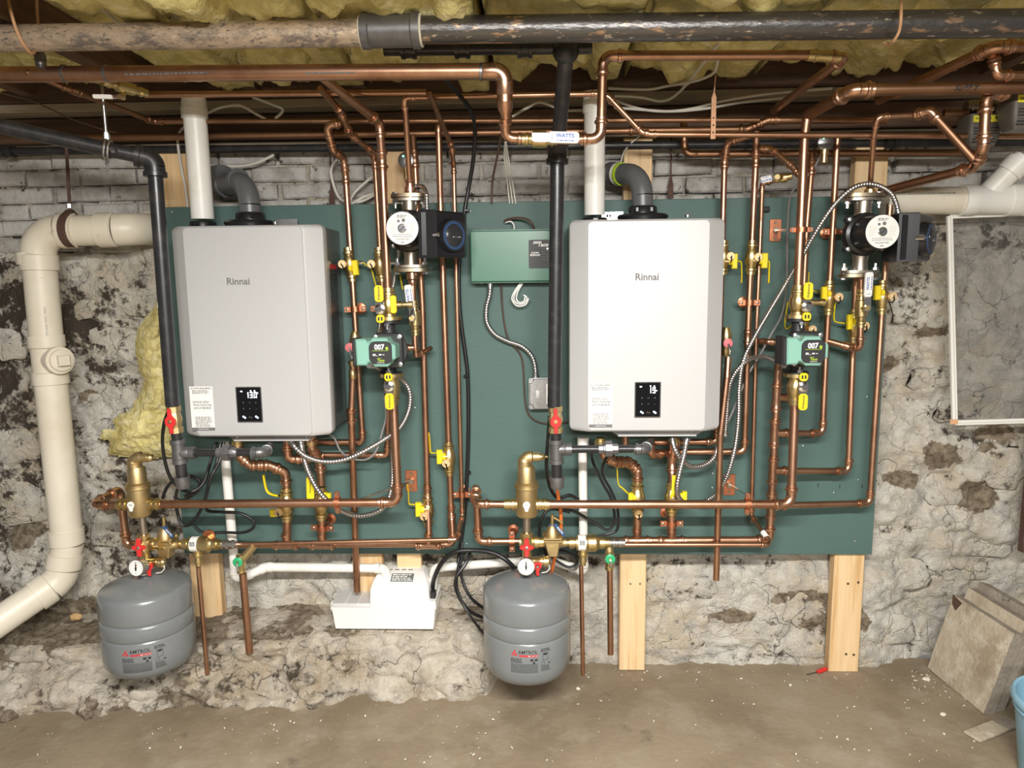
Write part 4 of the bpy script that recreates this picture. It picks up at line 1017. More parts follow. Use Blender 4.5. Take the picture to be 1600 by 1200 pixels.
# ---- black gas lines
g1 = run('gas_pipe', 'black gas pipe slanting in and dropping left of the left heater', 'pipe', 'iron_black', 24, [(-60, 184, .50), (241, 249, .34), (269.5, 634, .34)], fit='thread', bend=1.3, n=20)
f = FR(255, 470, .34, up=(254, 440, .34)); MB().flathe(f, (0, 0, 0), 'v', [(-11, 9.0), (11, 9.0)], 20).build('paper_tag', 'label_white', g1)
g2 = run('gas_pipe', 'black gas pipe dropping left of the right heater', 'pipe', 'iron_black', 25, [(885, 78, .50), (871, 236, .31), (866, 636, .30)], fit='thread', bend=1.2, n=20)
run('black_pipe', 'black iron branch behind the iron main feeding the right drop', 'pipe', 'iron_black', 18, [(600, 78, .48), (925, 75, .48)], fit='thread', cps=[(0, .12), (0, .38), (0, .68)])
m = MB(); a = P(884, 80, .49); m.sphere(a, .034, 16, 10); m.build('drop_tee', 'iron_black', g2)
f = FR(871, 234, .315, up=(878, 150, .40)); MB().flathe(f, (0, 0, 0), 'v', [(4, 12), (6, 14), (9, 14), (11, 12)], 20).build('zinc_ring', 'galv', g2)
def gasset(c0, c1, lab, tx, px1, ux, ex, py, d):
    """valve, tee, drip leg and union hung on the gas drop. c0 top centre, c1 bottom centre (px)"""
    y0, y1 = 634., 762.
    def cx(y): return c0+(c1-c0)*(y-y0)/(y1-y0)
    t = thing('gas_manifold', lab, 'gas valve', P(cx(y1), y1, d)); up = (cx(600), 600, d)
    def seg(a, b, prof, mt, nm, n=18):
        f = FR(cx(b), b, d, up=up); return MB().flathe(f, (0, 0, 0), 'v', [(t_*(b-a), r) for t_, r in prof], n).build(nm, mt, t)
    seg(634, 676, [(0, 8), (0, 11), (.2, 11), (.22, 9), (.3, 9.5), (.5, 11.5), (.72, 9.5), (.78, 9), (.8, 11), (1, 11), (1, 8)], 'brass_cast', 'valve_body', 8)
    f = FR(cx(656), 656, d, up=up); h = MB(); h.prism(f, [(-2.6, 20), (2.6, 20), (3.2, 9), (8.2, 3), (8.2, -4), (3, -10), (2.6, -19), (-2.6, -19), (-3, -10), (-8.2, -4), (-8.2, 3), (-3.2, 9)], 13, 16, .8); hd = h.build('lever', 'red', t, smooth=20)
    MB().flathe(f, (0, 0, 8), 'w', [(0, 3), (8.6, 3), (8.6, 1.8), (10, 1.5)], 10).build('stem_nut', 'brass', hd)
    seg(672, 690, [(0, 8.3), (1, 8.3)], 'iron_black', 'nipple')
    seg(686, 724, [(0, 8), (0, 11.4), (.18, 11.4), (.2, 9.8), (.8, 9.8), (.82, 11.4), (1, 11.4), (1, 8)], 'iron_grey', 'tee', 20)
    seg(722, 748, [(0, 8.3), (1, 8.3)], 'iron_black', 'nipple')
    seg(744, 763, [(0, 9), (.1, 10.5), (.62, 11), (.64, 11.6), (1, 11.6), (1, 8)], 'iron_grey', 'drip_cap', 20)
    # branch to the heater
    fb = FR(tx, py, d, up=(tx+60, py-.3, d))
    def br(u0, u1, prof, mt, nm, n=18): return MB().flathe(fb, (0, 0, 0), 'v', [(u0+t_*(u1-u0), r) for t_, r in prof], n).build(nm, mt, t)
    br(0, 24, [(0, 9), (.55, 9), (.6, 8.5), (.62, 9.6), (1, 9.6), (1, 6)], 'iron_grey', 'tee_branch', 18)
    br(22, px1-tx, [(0, 6), (1, 6)], 'iron_black', 'nipple')
    br(px1-tx-1, ux-tx, [(0, 7.4), (.22, 7.4), (.25, 8.6), (.32, 8.6), (.33, 13), (.66, 13), (.67, 8.6), (.96, 8.2), (1, 7)], 'iron_grey', 'union', 8)
    br(ux-tx-1, ex-tx, [(0, 6), (1, 6)], 'iron_black', 'nipple')
    W = [P(ex, py, d), P(ex+18, py-.3, d), P(ex+26, py-12, d-.13)]
    runw('e', None, None, 'iron_grey', 6*S(ex, py, d), W, fit='thread', bend=1.6, parent=t)
    return t
gasset(270.5, 286.5, 'red-levered gas valve and iron tee under the left heater', 282, 341, 373, 396, 707.5, .33)
gasset(867.5, 870.5, 'red-levered gas valve and iron tee under the right heater', 869, 936, 966, 990, 702, .30)
# ---- left side risers
A = CU('copper zone pipe nearest the left heater\'s flank', 10.5, [(533, 193, .16), (510, 196, .16), (521, 236, .12), (537, 248, .085), (540, 275, .07), (551, 440, .07), (567, 691, .07), (492, 691, .07)], bend=1.8)
B = CU('copper zone pipe mostly hidden behind the left main riser', 10.5, [(500, 138, .36), (532, 174, .24), (547, 210, .17), (583, 238, .10), (586, 252, .08), (597, 445, .07), (606, 640, .07), (605, 711, .07), (502, 711, .07)], bend=1.4)
CU('stout copper main riser coming down to the left teal circulator', 14.5, [(500, 118, .46), (593, 192, .24), (597, 250, .215), (606, 452, .20)], bend=1.5, n=18)
Cb = CU('stout copper main from the left teal circulator along under the left heater', 13.6, [(615, 628, .20), (622, 785, .22), (244, 788, .24)], bend=2.1, n=18)
D = CU('thin copper drop into the left black circulator', 9.5, [(668, 152, .26), (631, 152, .26), (634, 180, .235), (641, 300, .15)], bend=1.7)
m = MB(); f = FR(641, 296, .155); m.flathe(f, (0, 0, 0), 'v', [(-14, 8), (-4, 8), (-4, 9.5), (3, 9.5), (3, 7), (10, 7), (11, 8), (14, 8), (15, 6)], 12); m.build('adapter', 'copper_fit', D)
E_ = CU('copper zone pipe behind the left black circulator', 10.5, [(645, 213, .055), (648, 250, .07), (650, 290, .07), (660, 480, .06), (668, 770, .06), (670.5, 846, .09)])
Fp = CU('copper zone pipe second from the black cable bundle', 10.3, [(685, 196, .09), (688, 310, .065), (701, 690, .065), (705, 800, .065), (708, 850, .085), (362, 852, .10)], bend=1.5, endcap=(0,))
f = FR(706, 822, .065, up=(705, 800, .065)); MB().flathe(f, (0, 0, 0), 'v', [(-18, 6.2), (-16, 7.4), (-13, 7.4), (-12, 6.6), (-4, 6.6), (-3, 7.6), (2, 7.6), (4, 6.4), (14, 6.2), (16, 7), (19, 7), (20, 5.6)], 16).build('stacked_coupling', 'copper_fit', Fp)
G = CU('thinnest copper pipe beside the black cable, turning along the board\'s foot', 8, [(671, 146, .29), (706, 229, .10), (709, 262, .06), (718, 640, .06), (722.5, 806, .06), (714, 843, .165), (352, 851, .17)], bend=1.7)
rl = CU('relief drain pipe dropping into the condensate pump', 11, [(552, 572, .115), (551, 600, .115), (549, 650, .115), (558, 924, .045)], cps=[(2, .0)], n=16)
f = FR(551, 576, .115); MB().flathe(f, (0, 0, 0), 'v', [(-16, 5.5), (-14, 6.6), (-8, 6.4), (0, 5), (6, 5), (8, 6.4), (12, 6.4), (13, 5.2)], 16).build('reducer', 'brass', rl)
# left manifold
Ml = CU('copper loop from the left air separator back and down to the manifold', 12.5, [(196, 789, .24), (145.5, 788, .24), (187, 764.5, .11), (198, 851.5, .11), (364, 852, .10)], bend=1.5, n=18)
for px in (447, 503.5, 670): tee(Fp, px, 852, .10, 10.5, (px+60, 852, .10), (px, 800, .10))
V1 = CU('copper S-bend joining the left heater to its left service valve', 13, [(370, 690, .15), (372, 711, .15), (391, 727, .14), (421, 727, .12), (446, 738, .10), (448, 764, .10)], bend=1.5, cps=[(2, .5)], n=16)
MB().tube([P(449, 812, .10), P(448, 846, .10)], 6.6*S(448, 830, .1), 14).build('pipe', 'copper', V1); brassnut(V1, 371, 692, .15, (371, 600, .15), 9, 7)
V2 = CU('copper offset joining the left heater to its right service valve', 13, [(486, 686, .12), (487, 700, .12), (500, 721, .10), (502, 758, .10)], bend=1.5, n=16)
MB().tube([P(503, 812, .10), P(503.5, 846, .10)], 6.6*S(503, 830, .1), 14).build('pipe', 'copper', V2); brassnut(V2, 486, 690, .12, (486, 600, .12), 9, 7)
CU('copper stub hooking out under the left heater', 11.5, [(448, 684, .11), (450, 717, .11), (474, 718, .09), (505, 711, .07)], bend=1.6)
CU('short copper bypass arm right of the left teal circulator', 8, [(620, 544, .14), (649, 543, .14), (650.5, 556, .135), (673, 544, .06)], bend=1.3)
dl = CU('copper tail with lever valve under the left black circulator', 10, [(644, 424, .14), (649, 546, .14)], n=14)
f = FR(644, 432, .14, up=(643.5, 424, .14)); MB().flathe(f, (0, 0, 0), 'v', [(-14, 6), (-10, 7), (-6, 6.6), (-4, 9), (6, 9), (7, 7), (12, 7)], 12).build('adapter', 'copper_fit', dl)
# ---- right side risers
CU('copper zone pipe passing behind the right heater\'s flank', 10, [(1172, 212, .13), (1136, 224, .09), (1132, 252, .07), (1120, 690, .07), (1022, 691, .07)], bend=1.6)
RB = CU('copper zone pipe nearest the right heater\'s right side', 10.5, [(1182, 205, .09), (1181, 250, .07), (1170, 480, .07), (1163, 705.5, .07), (1022, 706.5, .07)], bend=1.8, cps=[(2, .2)])
CU('short slanting copper link to the right main riser', 9, [(1187, 232, .085), (1204, 232, .10), (1240, 262, .15), (1249, 275, .16)], bend=1.4)
RC = CU('thin copper makeup line right of the right heater', 7.6, [(1232, 277, .10), (1191, 286, .06), (1189, 345, .05), (1182, 510, .05), (1174, 806, .05), (1196, 838, .14), (1203, 851, .17), (952, 851, .17)], bend=1.6)
f = FR(1196, 837, .14, up=(1174, 806, .05)); MB().flathe(f, (0, 0, 0), 'v', [(-4, 4.4), (8, 4.4)], 12).build('paper_tag', 'label_white', RC)
SU = CU('brown copper pipe marked SUPPLY at upper right', 19, [(1640, 136, .40), (1332, 141, .38), (1262, 180, .215)], old=True, bend=1.5, n=20, fitmat='copper_fit')
fs = FR(1504, 138, .38); fs2 = Fr(fs.p(0, 0, 0)+V(0, -9.7*fs.k, 0), fs.ex, fs.ey, fs.ez, fs.k)
sup_r = 9.5*S(1640, 136, .40); sA, sB = P(1332, 141, .38), P(1640, 136, .40); sE = (sB-sA).normalized(); sO = sA.lerp(sB, .565)
sN = V(0, -1, 0); sN = (sN-sE*sN.dot(sE)).normalized(); sU = sN.cross(sE); sU = sU if sU.z > 0 else -sU
def wsup(x, y):
    a = y/sup_r-.05; return sO+sE*x+(sN*math.cos(a)+sU*math.sin(a))*(sup_r+.0007)
text('SuPPlY', None, 0, -.002, 0, .0215, 'print_black', SU, warp=wsup, shear=.3, bold=.025)
RDm = CU('stout copper main riser coming down to the right teal circulator', 14.5, [(1262, 176, .215), (1257, 215, .205), (1247, 446, .20)], n=18)
CU('stout copper main from the right teal circulator along under the right heater', 13.6, [(1242, 628, .20), (1236, 788, .225), (850, 788, .24)], bend=2.1, n=18)
RJ = CU('copper zone pipe mostly hidden behind the right main riser', 10, [(1269, 240, .05), (1268, 262, .065), (1261, 345, .07), (1250, 560, .07), (1245, 621, .08), (1216, 621, .10)], bend=1.5)
RE = CU('copper loop and tall manifold fed from the right air separator', 12, [(796, 788, .24), (743, 787.5, .24), (744, 759, .12), (748, 846, .12), (1202.5, 843.5, .12), (1216, 575, .10), (1221, 530, .10)], bend=1.6, n=18)
for px in (995, 1049): tee(RE, px, 844.8, .12, 11.5, (px+60, 844.5, .12), (px, 800, .12))
for x, y in ((1213.2, 621), (1210.3, 677), (1207.5, 735.5), (1205, 790)): tee(RE, x, y, .11, 12, (x-1.5, y+30, .11), (x+60, y, .11))
RF = CU('copper zone pipe third from the board\'s right edge', 10.3, [(1309, 208, .085), (1297, 430, .07), (1290, 560, .07), (1285, 677, .085), (1216, 677, .11)], bend=1.8)
RG = CU('copper zone pipe second from the board\'s right edge', 10.3, [(1344, 318, .06), (1337, 440, .06), (1332, 560, .06), (1325.5, 736, .085), (1212, 735.5, .11)], bend=1.8)
RH = CU('copper zone pipe closest to the board\'s right edge', 10.3, [(1391, 318, .06), (1377, 500, .06), (1359, 786, .085), (1206, 790, .11)], bend=1.8)
CU('thin copper drop into the right black circulator', 8.6, [(1450, 179, .26), (1371, 183, .26), (1365, 215, .235), (1359, 302, .15)], bend=1.7)
m = MB(); f = FR(1359.5, 298, .15); m.flathe(f, (0, 0, 0), 'v', [(-14, 7), (-6, 7), (-6, 8.5), (2, 8.5), (2, 6), (8, 7), (10, 7), (12, 5.6)], 12); m.build('adapter', 'brass', RH) if False else m.build('brass_adapter', 'brass', None, 'brass adapter on top of the right black circulator', 'fitting')
CU('copper tail with lever valve under the right black circulator', 10, [(1346, 428, .14), (1344, 543, .14), (1330, 543, .115), (1294, 533, .078)], bend=1.3)
CU('short copper link left of the right teal circulator', 8, [(1186, 533, .055), (1200, 534, .08), (1222, 535, .10)], cps=[(1, .5)])
rr = CU('relief drain pipe ending in mid-air right of the right heater', 10.3, [(1138, 558, .13), (1136, 590, .14), (1125.5, 680, .15), (1119, 906, .15)], n=16)
W1 = CU('copper S-bend joining the right heater to its left service valve', 13, [(938, 690, .15), (944, 712, .15), (960, 722, .14), (984, 722, .12), (996, 736, .12), (996, 756, .12)], bend=1.5, cps=[(2, .5)], n=16)
MB().tube([P(996, 800, .12), P(995.5, 838, .12)], 6.4*S(996, 830, .12), 14).build('pipe', 'copper', W1); brassnut(W1, 938, 691, .15, (938, 600, .15), 9, 7)
W2 = CU('copper offset joining the right heater to its right service valve', 13, [(1054, 686, .12), (1053, 705, .12), (1050, 722, .11), (1050, 754, .12)], bend=1.5, n=16, thr=6)
MB().tube([P(1049.5, 800, .12), P(1049.3, 838, .12)], 6.4*S(1049, 830, .12), 14).build('pipe', 'copper', W2); brassnut(W2, 1054, 690, .12, (1054, 600, .12), 9, 7)
CU('copper stub hooking out under the right heater', 11, [(1017, 684, .12), (1016, 712, .12), (1040, 708, .09), (1060, 706, .07)], bend=1.6)
CU('copper nub beside the right heater\'s gas elbow', 10, [(977, 680, .10), (977, 694, .10)])
# ---- upper right corner
CU('fat copper bend under the iron main at the right border', 17, [(1660, 74, .45), (1553, 73, .45), (1372, 157, .10)], bend=1.7, n=18)
CU('copper bend below the fat one at the right border', 13, [(1660, 117.5, .42), (1557, 118, .42), (1551, 78, .42), (1537, 80, .40), (1400, 150, .10)], bend=1.6, n=16)
CU('copper S-drop in front of the right zone valves', 15.5, [(1576, 147, .36), (1541, 147, .36), (1537, 232, .36), (1521, 262, .30), (1375, 300, .06)], bend=1.6, n=18)
CU('slanting brown copper pipe beside the right zone valves', 13.5, [(1435, 178, .27), (1453, 173, .29), (1522, 250, .33)], old=True, fitmat='copper_fit', bend=1.2, n=16)
CU('copper stub into the nearer zone valve', 12, [(1474, 177, .20), (1512, 177, .20)], old=True)
def zonevalve(px, py, d, lab, s=1.0):
    fr = FR(px, py, d, k=S(px, py, d)*s); t = thing('zone_valve', lab, 'zone valve', fr.p(0, -32, 0), 'taupe zone valves in the ceiling corner')
    MB().flathe(fr, (-22, 28, 0), 'u', [(0, 9), (6, 9), (8, 11), (18, 11), (22, 13), (42, 13)], 20).build('valve_body', 'nickel', t)
    m = MB()
    def ring(h, v): return [fr.p(a*h, v, b*h) for a, b in rrect(-1, 1, -.8, .8, .25, 3)]
    L = [(24, 14), (25, -4), (24, -20), (19, -34)]; last = None
    for h, v in L:
        q = len(m.v); m.v += ring(h, v)
        if last is not None: m.skin(last, q, 16)
        last = q
    m.f.append(tuple(range(last, last+16))); m.f.append(tuple(reversed(range(16)))); bd = m.build('housing', 'valve_taupe', t)
    m = MB(); f2 = Fr(fr.p(0, 6, 19.2), fr.ex, fr.ey, fr.ez, fr.k); m.box(f2, -20, 20, -5, 5, 0, 1); m.build('warning_band', 'label_yellow', bd, smooth=0)
    text('WARNING', f2, -5, 0, 1.1, 5, 'print_black', bd, bold=.02); MB().prism(f2, [(12, 3), (17, 3), (14.5, -2.5)], 1, 1.2).build('triangle_mark', 'print_black', bd, smooth=0)
    for i in range(6): MB().box(fr, -18, 18, -9-i*4, -7-i*4, 15.5, 20.4-i*.45).build('cooling_slot', 'print_black', bd, smooth=0)
    return t
zonevalve(1529, 196, .20, 'taupe zone valve with yellow band left of the other one')
zonevalve(1598, 166, .30, 'taupe zone valve with yellow band at the right border', 1.1)
# ---- white drains
def pvc(name, label, w, pts, mat_='pvc_cream', **kw): return run(name, label, 'drain pipe', mat_, w, pts, fit='pvc', n=26, **kw)
dr = pvc('drain_pipe', 'big cream PVC drain stack at the far left', 44, [(232, 357, -.10), (238, 357.5, .05), (57, 362, .10), (74, 545, .10), (106, 850, .10), (96, 905, .12), (-60, 1010, .34)], bend=1.5, thr=14)
f = FR(76, 562, .10, up=(74, 545, .10)); m = MB(); m.flathe(f, (0, 0, 0), 'v', [(-38, 22.5), (-38, 25.5), (-20, 25.5), (-18, 23), (18, 23), (20, 25.5), (38, 25.5), (38, 22.5)], 28); ct = m.build('cleanout_tee', 'pvc_cream', dr)
nv = (f.ex*.86+f.ez*.50).normalized(); f3 = Fr(f.p(0, 0, 0), nv.cross(f.ey)*-1, f.ey, nv, f.k)
MB().flathe(f3, (0, 0, 0), 'w', [(10, 18), (26, 19), (26, 21), (36, 21), (36, 17)], 26).build('cleanout_hub', 'pvc_cream', ct)
MB().flathe(f3, (0, 0, 0), 'w', [(34, 16.5), (41, 16.5), (41.5, 15)], 26).build('cleanout_plug', 'pvc_cream', ct)
MB().prism(f3, [(-8, -8), (8, -8), (8, 8), (-8, 8)], 41, 50, 1).build('plug_square', 'pvc_cream', ct, smooth=20)
for (px, py, d, up, h) in ((104, 838, .10, (74, 545, .10), 11), (54, 404, .10, (74, 545, .10), 9)):
    f = FR(px, py, d, up=up); MB().flathe(f, (0, 0, 0), 'v', [(-h, 22.2), (-h, 24.8), (h, 24.8), (h, 22.2)], 28).build('hub', 'pvc_cream', dr)
text('WASTE AND VENT ONLY', Fr(P(82, 505, .145), V(-.10, 0, 1).normalized(), V(-1, 0, -.1).normalized(), V(.0, -1, 0), S(82, 480, .145)), 0, 0, 0, 4.4, 'print_grey', dr) if False else None
wr = P(75, 500, .10)
def wdr(x, y):
    k = S(75, 500, .1); a = .62-y/22; ax = (P(57, 362, .10)-P(74, 545, .10)).normalized(); o = P(72, 505, .10); rr_ = 22.3*k
    e1 = V(1, 0, 0); e1 = (e1-ax*e1.dot(ax)).normalized(); e2 = e1.cross(ax); e2 = e2 if e2.y < 0 else -e2
    return o+ax*(x*k)+e1*(rr_*math.sin(a))+e2*(rr_*math.cos(a))
text('WASTE AND VENT ONLY', None, 0, 0, 0, 4.6, 'print_grey', dr, warp=wdr)
hg = thing('drain_hanger', 'brown steel yoke hanger round the cream drain', 'hanger', P(108, 380, .10))
a = P(112, 360, .092); k = S(112, 360, .09); m = MB(); pts = [a+V(0, 0, 1)*(30*k)]+[a+V(.0, -math.sin(q)*1, math.cos(q)*1)*(25*k)+V(0, 0, 0) for q in [math.radians(z) for z in range(35, 330, 15)]]+[a+V(0, 0, 1)*(30*k)]
m = MB()
for sgn in (0,):
    last = None
    for p in pts:
        q = len(m.v)
        for du, dr_ in ((-6, 0), (6, 0), (6, 1.8), (-6, 1.8)):
            e = (p-a).normalized(); m.v.append(p+V(1, 0, 0)*(du*k)+e*(dr_*k))
        if last is not None:
            for j in range(4): m.f.append((last+j, last+(j+1) % 4, q+(j+1) % 4, q+j))
        last = q
m.build('yoke', 'rust_strap', hg)
MB().tube([a+V(0, 0, 1)*(28*k), P(103, 216, .09)], 2.4*k, 8).build('rod', 'rust_strap', hg); MB().lathe(a+V(0, 0, 34*k), V(0, 0, 1), [(0, 4*k), (6*k, 4*k)], 6).build('nut', 'galv', hg)
wr_ = pvc('drain_pipe', 'white PVC drain with wye running off to the right', 42, [(1380, 314, .03), (1660, 312, .03)])
f = FR(1510, 313, .03, up=(1560, 312.6, .03)); MB().flathe(f, (0, 0, 0), 'v', [(-10, 21.5), (-10, 24), (10, 24), (12, 22.5), (62, 22.5), (62, 24.5), (84, 24.5), (84, 21.5)], 28).build('wye_hub', 'pvc_white', wr_)
a = P(1538, 308, .03); b_ = P(1600, 246, .07); MB().tube([a, b_], 16.5*S(1560, 290, .04), 24).build('wye_branch', 'pvc_white', wr_)
d_ = (b_-a).normalized(); MB().lathe(a.lerp(b_, .62), d_, [(0, 16.5*.0021), (0, 18.6*.0021), (.045, 18.6*.0021), (.045, 16.5*.0021)], 24).build('branch_hub', 'pvc_white', wr_)
wp = P(1440, 303, .03)
def wws(x, y):
    k = S(1440, 310, .03); a2 = .42+y/21; o = P(1440, 313, .03); r_ = 21.2*k; return V(o.x+x*k, o.y-r_*math.cos(a2), o.z+r_*math.sin(a2)-x*k*.012)
text('PVC SCH 40 SERIES DR DWV ASTM F 891-98', None, 0, 0, 0, 4.4, 'print_grey', wr_, warp=wws, sx=.95)
run('condensate_line', 'thin white PVC line from the left heater to the pump', 'drain pipe', 'pvc_white', 14.5, [(350, 690, .07), (368, 903, .07), (384, 900, .055), (416, 886, .04), (602, 888, .03), (606, 916, .02)], fit='pvc', n=18, bend=1.3)
run('condensate_line', 'thin white PVC line from the right heater to the pump', 'drain pipe', 'pvc_white', 14, [(910, 690, .07), (912, 893, .07), (898, 888, .05), (856, 874, .03), (679, 887, .02), (676, 925, .01)], fit='pvc', n=18, bend=1.3)
f = FR(911, 693, .07); MB().flathe(f, (0, 0, 0), 'v', [(-8, 8), (-6, 9), (10, 9)], 18).build('condensate_socket', 'plastic_white', None, 'white socket under the right heater\'s left corner', 'fitting')
# ================================================================== VALVES
def pv(px, py, d, up, lab, w=10.5, cap=None, block=None, lever=None, plate=None, grp='yellow-handled zone service valves', hw=1.0):
    fr = FR(px, py, d, up=up); r = w/2
    t = thing('service_valve', lab, 'valve', fr.p(0, -27, 0), grp)
    MB().flathe(fr, (0, 0, 0), 'v', [(-27, r), (-27, r*1.28), (-22, r*1.28), (-20.5, r*1.6), (-17.5, r*1.6), (-16, r*1.3), (-12, r*1.45), (-9, r*1.75), (0, r*1.9), (8, r*1.75), (11, r*1.45), (15, r*1.3), (16.5, r*1.6), (19.5, r*1.6), (21, r*1.28), (26, r*1.28), (26, r)], 18).build('body', 'brass', t)
    if cap:
        u, v, w0 = cap; c = MB(); c.flathe(fr, (u, v, 0), 'w', [(0, 4.5), (w0-5, 4.5), (w0-5, 6.2), (w0-.6, 6.6), (w0, 6)], 20); cp = c.build('drain_cap', 'brass_cap', t)
        MB().flathe(fr, (u, v, w0), 'w', [(0, 2.2), (1, 2.2), (1.4, 1)], 10).build('cap_button', 'brass', cp)
        MB().ftube(fr, [(u, v, w0+1.5), (u+.6, v-2, w0+2), (u+1.4, v-6, w0+1), (u+1, v-10, w0-4), (u, v-9, w0-8)], 1.1, 6).build('cap_strap', 'rubber', cp)
    if block:
        u0, u1, v0, v1, w0, w1 = block; s = 1 if u0+u1 > 0 else -1
        MB().flathe(fr, (0, (v0+v1)/2+3*0, (w0+w1)/2), 'u', [(0, 4.5), ((u0 if s > 0 else u1), 4.5)], 12).build('drain_stem', 'brass', t)
        MB().box(fr, u0, u1, v0, v1, w0, w1, 1.2).build('drain_handle', 'yellow', t, smooth=20)
        MB().flathe(fr, ((u0 if s > 0 else u1), (v0+v1)/2, (w0+w1)/2), 'u', [(-5*s, 5.2), (0, 5.6)], 14).build('handle_boss', 'yellow', t)
    if lever:
        pts, wd = lever
        st = pts[0]; MB().ftube(fr, [(0, st[1], st[2]), st], 3.2, 8).build('lever_stem', 'chrome', t)
        m = MB(); q = [fr.p(*p) for p in bez([V(*p) for p in pts], 5)]; m.tube(q, wd*fr.k, 8, True, .45); m.build('lever', 'yellow', t)
    if plate:
        u0, u1, v0, v1, w0 = plate
        m = MB(); m.rbox(fr, u0, u1, v0, v1, w0, w0+2.2, min(4, (u1-u0)*.45), .6); p_ = m.build('lever', 'yellow', t, smooth=25)
        f2 = Fr(fr.p((u0+u1)/2, (v0+v1)/2+1, w0+2.3), fr.ey, fr.ex*-1, fr.ez, fr.k); text('Webstone', f2, 0, 0, .05, 4, 'print_black', p_, bold=.02)
        MB().flathe(fr, ((u0+u1)/2+1, v0-3, 0), 'w', [(0, 3), (w0+3, 3), (w0+3, 4.6), (w0+6, 4.6), (w0+7, 2)], 8).build('lever_nut', 'chrome', t)
    return t
pv(547, 413, .07, (543, 385, .07), 'brass service valve on the pipe nearest the left heater', cap=(-9, 1, 14), block=(4.5, 13.5, -18, 5, 2, 10), lever=([(20, 1, -2), (25, -5, -3), (31, -8, -3), (34, -25, -1), (37, -42, 2)], 2.6))
pv(594, 413, .07, (591, 385, .07), 'brass service valve half hidden by the left main riser', cap=(-11, 1, 14), lever=([(22, 1, -4), (28, -6, -5), (29, -25, -4), (31, -42, -2)], 2.4))
pv(668.5, 797, .06, (667.5, 760, .06), 'brass service valve lowest on the board, on the pipe under the left black circulator', cap=(-4, -6, 15), block=(-18, -9, -8, 14, 2, 10), lever=([(-16, 8, -2), (-26, 8, -4), (-30, 10, -4), (-30, 26, -2), (-30.5, 41, 1)], 2.4))
pv(701.5, 716, .065, (700, 680, .065), 'brass service valve beside the black cable bundle', cap=(-3, -5, 15), block=(-18, -9, -7, 15, 2, 10), lever=([(-16, 8, -2), (-26, 8, -4), (-29, 10, -4), (-29, 26, -2), (-29.5, 41, 1)], 2.4))
pv(448, 788, .10, (447, 750, .10), 'brass valve behind the left copper main, nearer the gas valve', 12.5, cap=(-9, -9, 14), block=(-24, -15, -18, -7, 2, 10), lever=([(-14, 12, -4), (-27, 14, -6), (-34, 22, -6), (-37, 45, -4)], 3.4), grp='brass valves under the heaters')
pv(502, 786, .10, (501.5, 750, .10), 'brass valve behind the left copper main, with upright yellow plate', 12.5, block=(10, 17, 10, 18, 2, 9), plate=(-18, -6, 10, 46, 14), grp='brass valves under the heaters')
pv(1130, 402, .07, (1131, 370, .07), 'brass service valve peeking out beside the right heater', cap=(8, 1, 14), block=(12, 20, -18, 5, 2, 10), lever=([(18, 1, -3), (24, -6, -4), (29, -8, -4), (30, -25, -2), (29, -40, 2)], 2.4))
pv(1174, 402, .07, (1175.5, 370, .07), 'brass service valve right of the right heater, fully in view', 10.8, cap=(7, 0, 14), block=(14, 23, -17, 6, 2, 10), lever=([(22, 1, -3), (26, -5, -4), (29, -8, -4), (29, -25, -2), (28, -40, 2)], 2.8))
pv(1255.5, 500, .07, (1257, 470, .07), 'brass service valve hidden behind the right main riser', 10, cap=(9, -14, 16), lever=([(-16, -8, -4), (-24, -14, -4), (-27, -8, -4), (-27, 8, -2), (-26, 28, 1)], 2.4))
pv(1295, 465, .07, (1296.5, 430, .07), 'brass service valve in the middle of the right group', 10.5, cap=(10, 1, 15), block=(-14, -6, -5, 17, 3, 11), lever=([(-20, 10, -6), (-26, 14, -8), (-29, 20, -8), (-30, 40, -6)], 2.2))
pv(1334, 509, .06, (1335, 480, .06), 'brass service valve lowest of the right group', 10.5, cap=(14, 0, 10), block=(-13, -5, -5, 18, 3, 11), lever=([(-14, 4, -3), (-24, 6, -4), (-29, 10, -4), (-30, 26, -2), (-30, 38, 1)], 2.6))
pv(1378, 464, .06, (1379, 430, .06), 'brass service valve at the board\'s right edge', 10.5, cap=(10, 1, 15), block=(-15, -6, -4, 18, 3, 11))
pv(996, 778, .12, (996, 740, .12), 'brass valve behind the right copper main, nearer the gas valve', 12.5, cap=(0, -22, 14), block=(-15, -8, -4, 10, 2, 10), lever=([(-14, 6, -4), (-22, 14, -6), (-29, 22, -6), (-31, 48, -4)], 2.4), grp='brass valves under the heaters')
pv(1049.5, 778, .12, (1050, 740, .12), 'brass valve behind the right copper main, farther from the gas valve', 12.5, cap=None, block=(15, 22, -3, 12, 2, 10), lever=([(-2, 4, 12), (-1, 12, 16), (0, 20, 15), (1, 40, 14)], 3.4), grp='brass valves under the heaters')
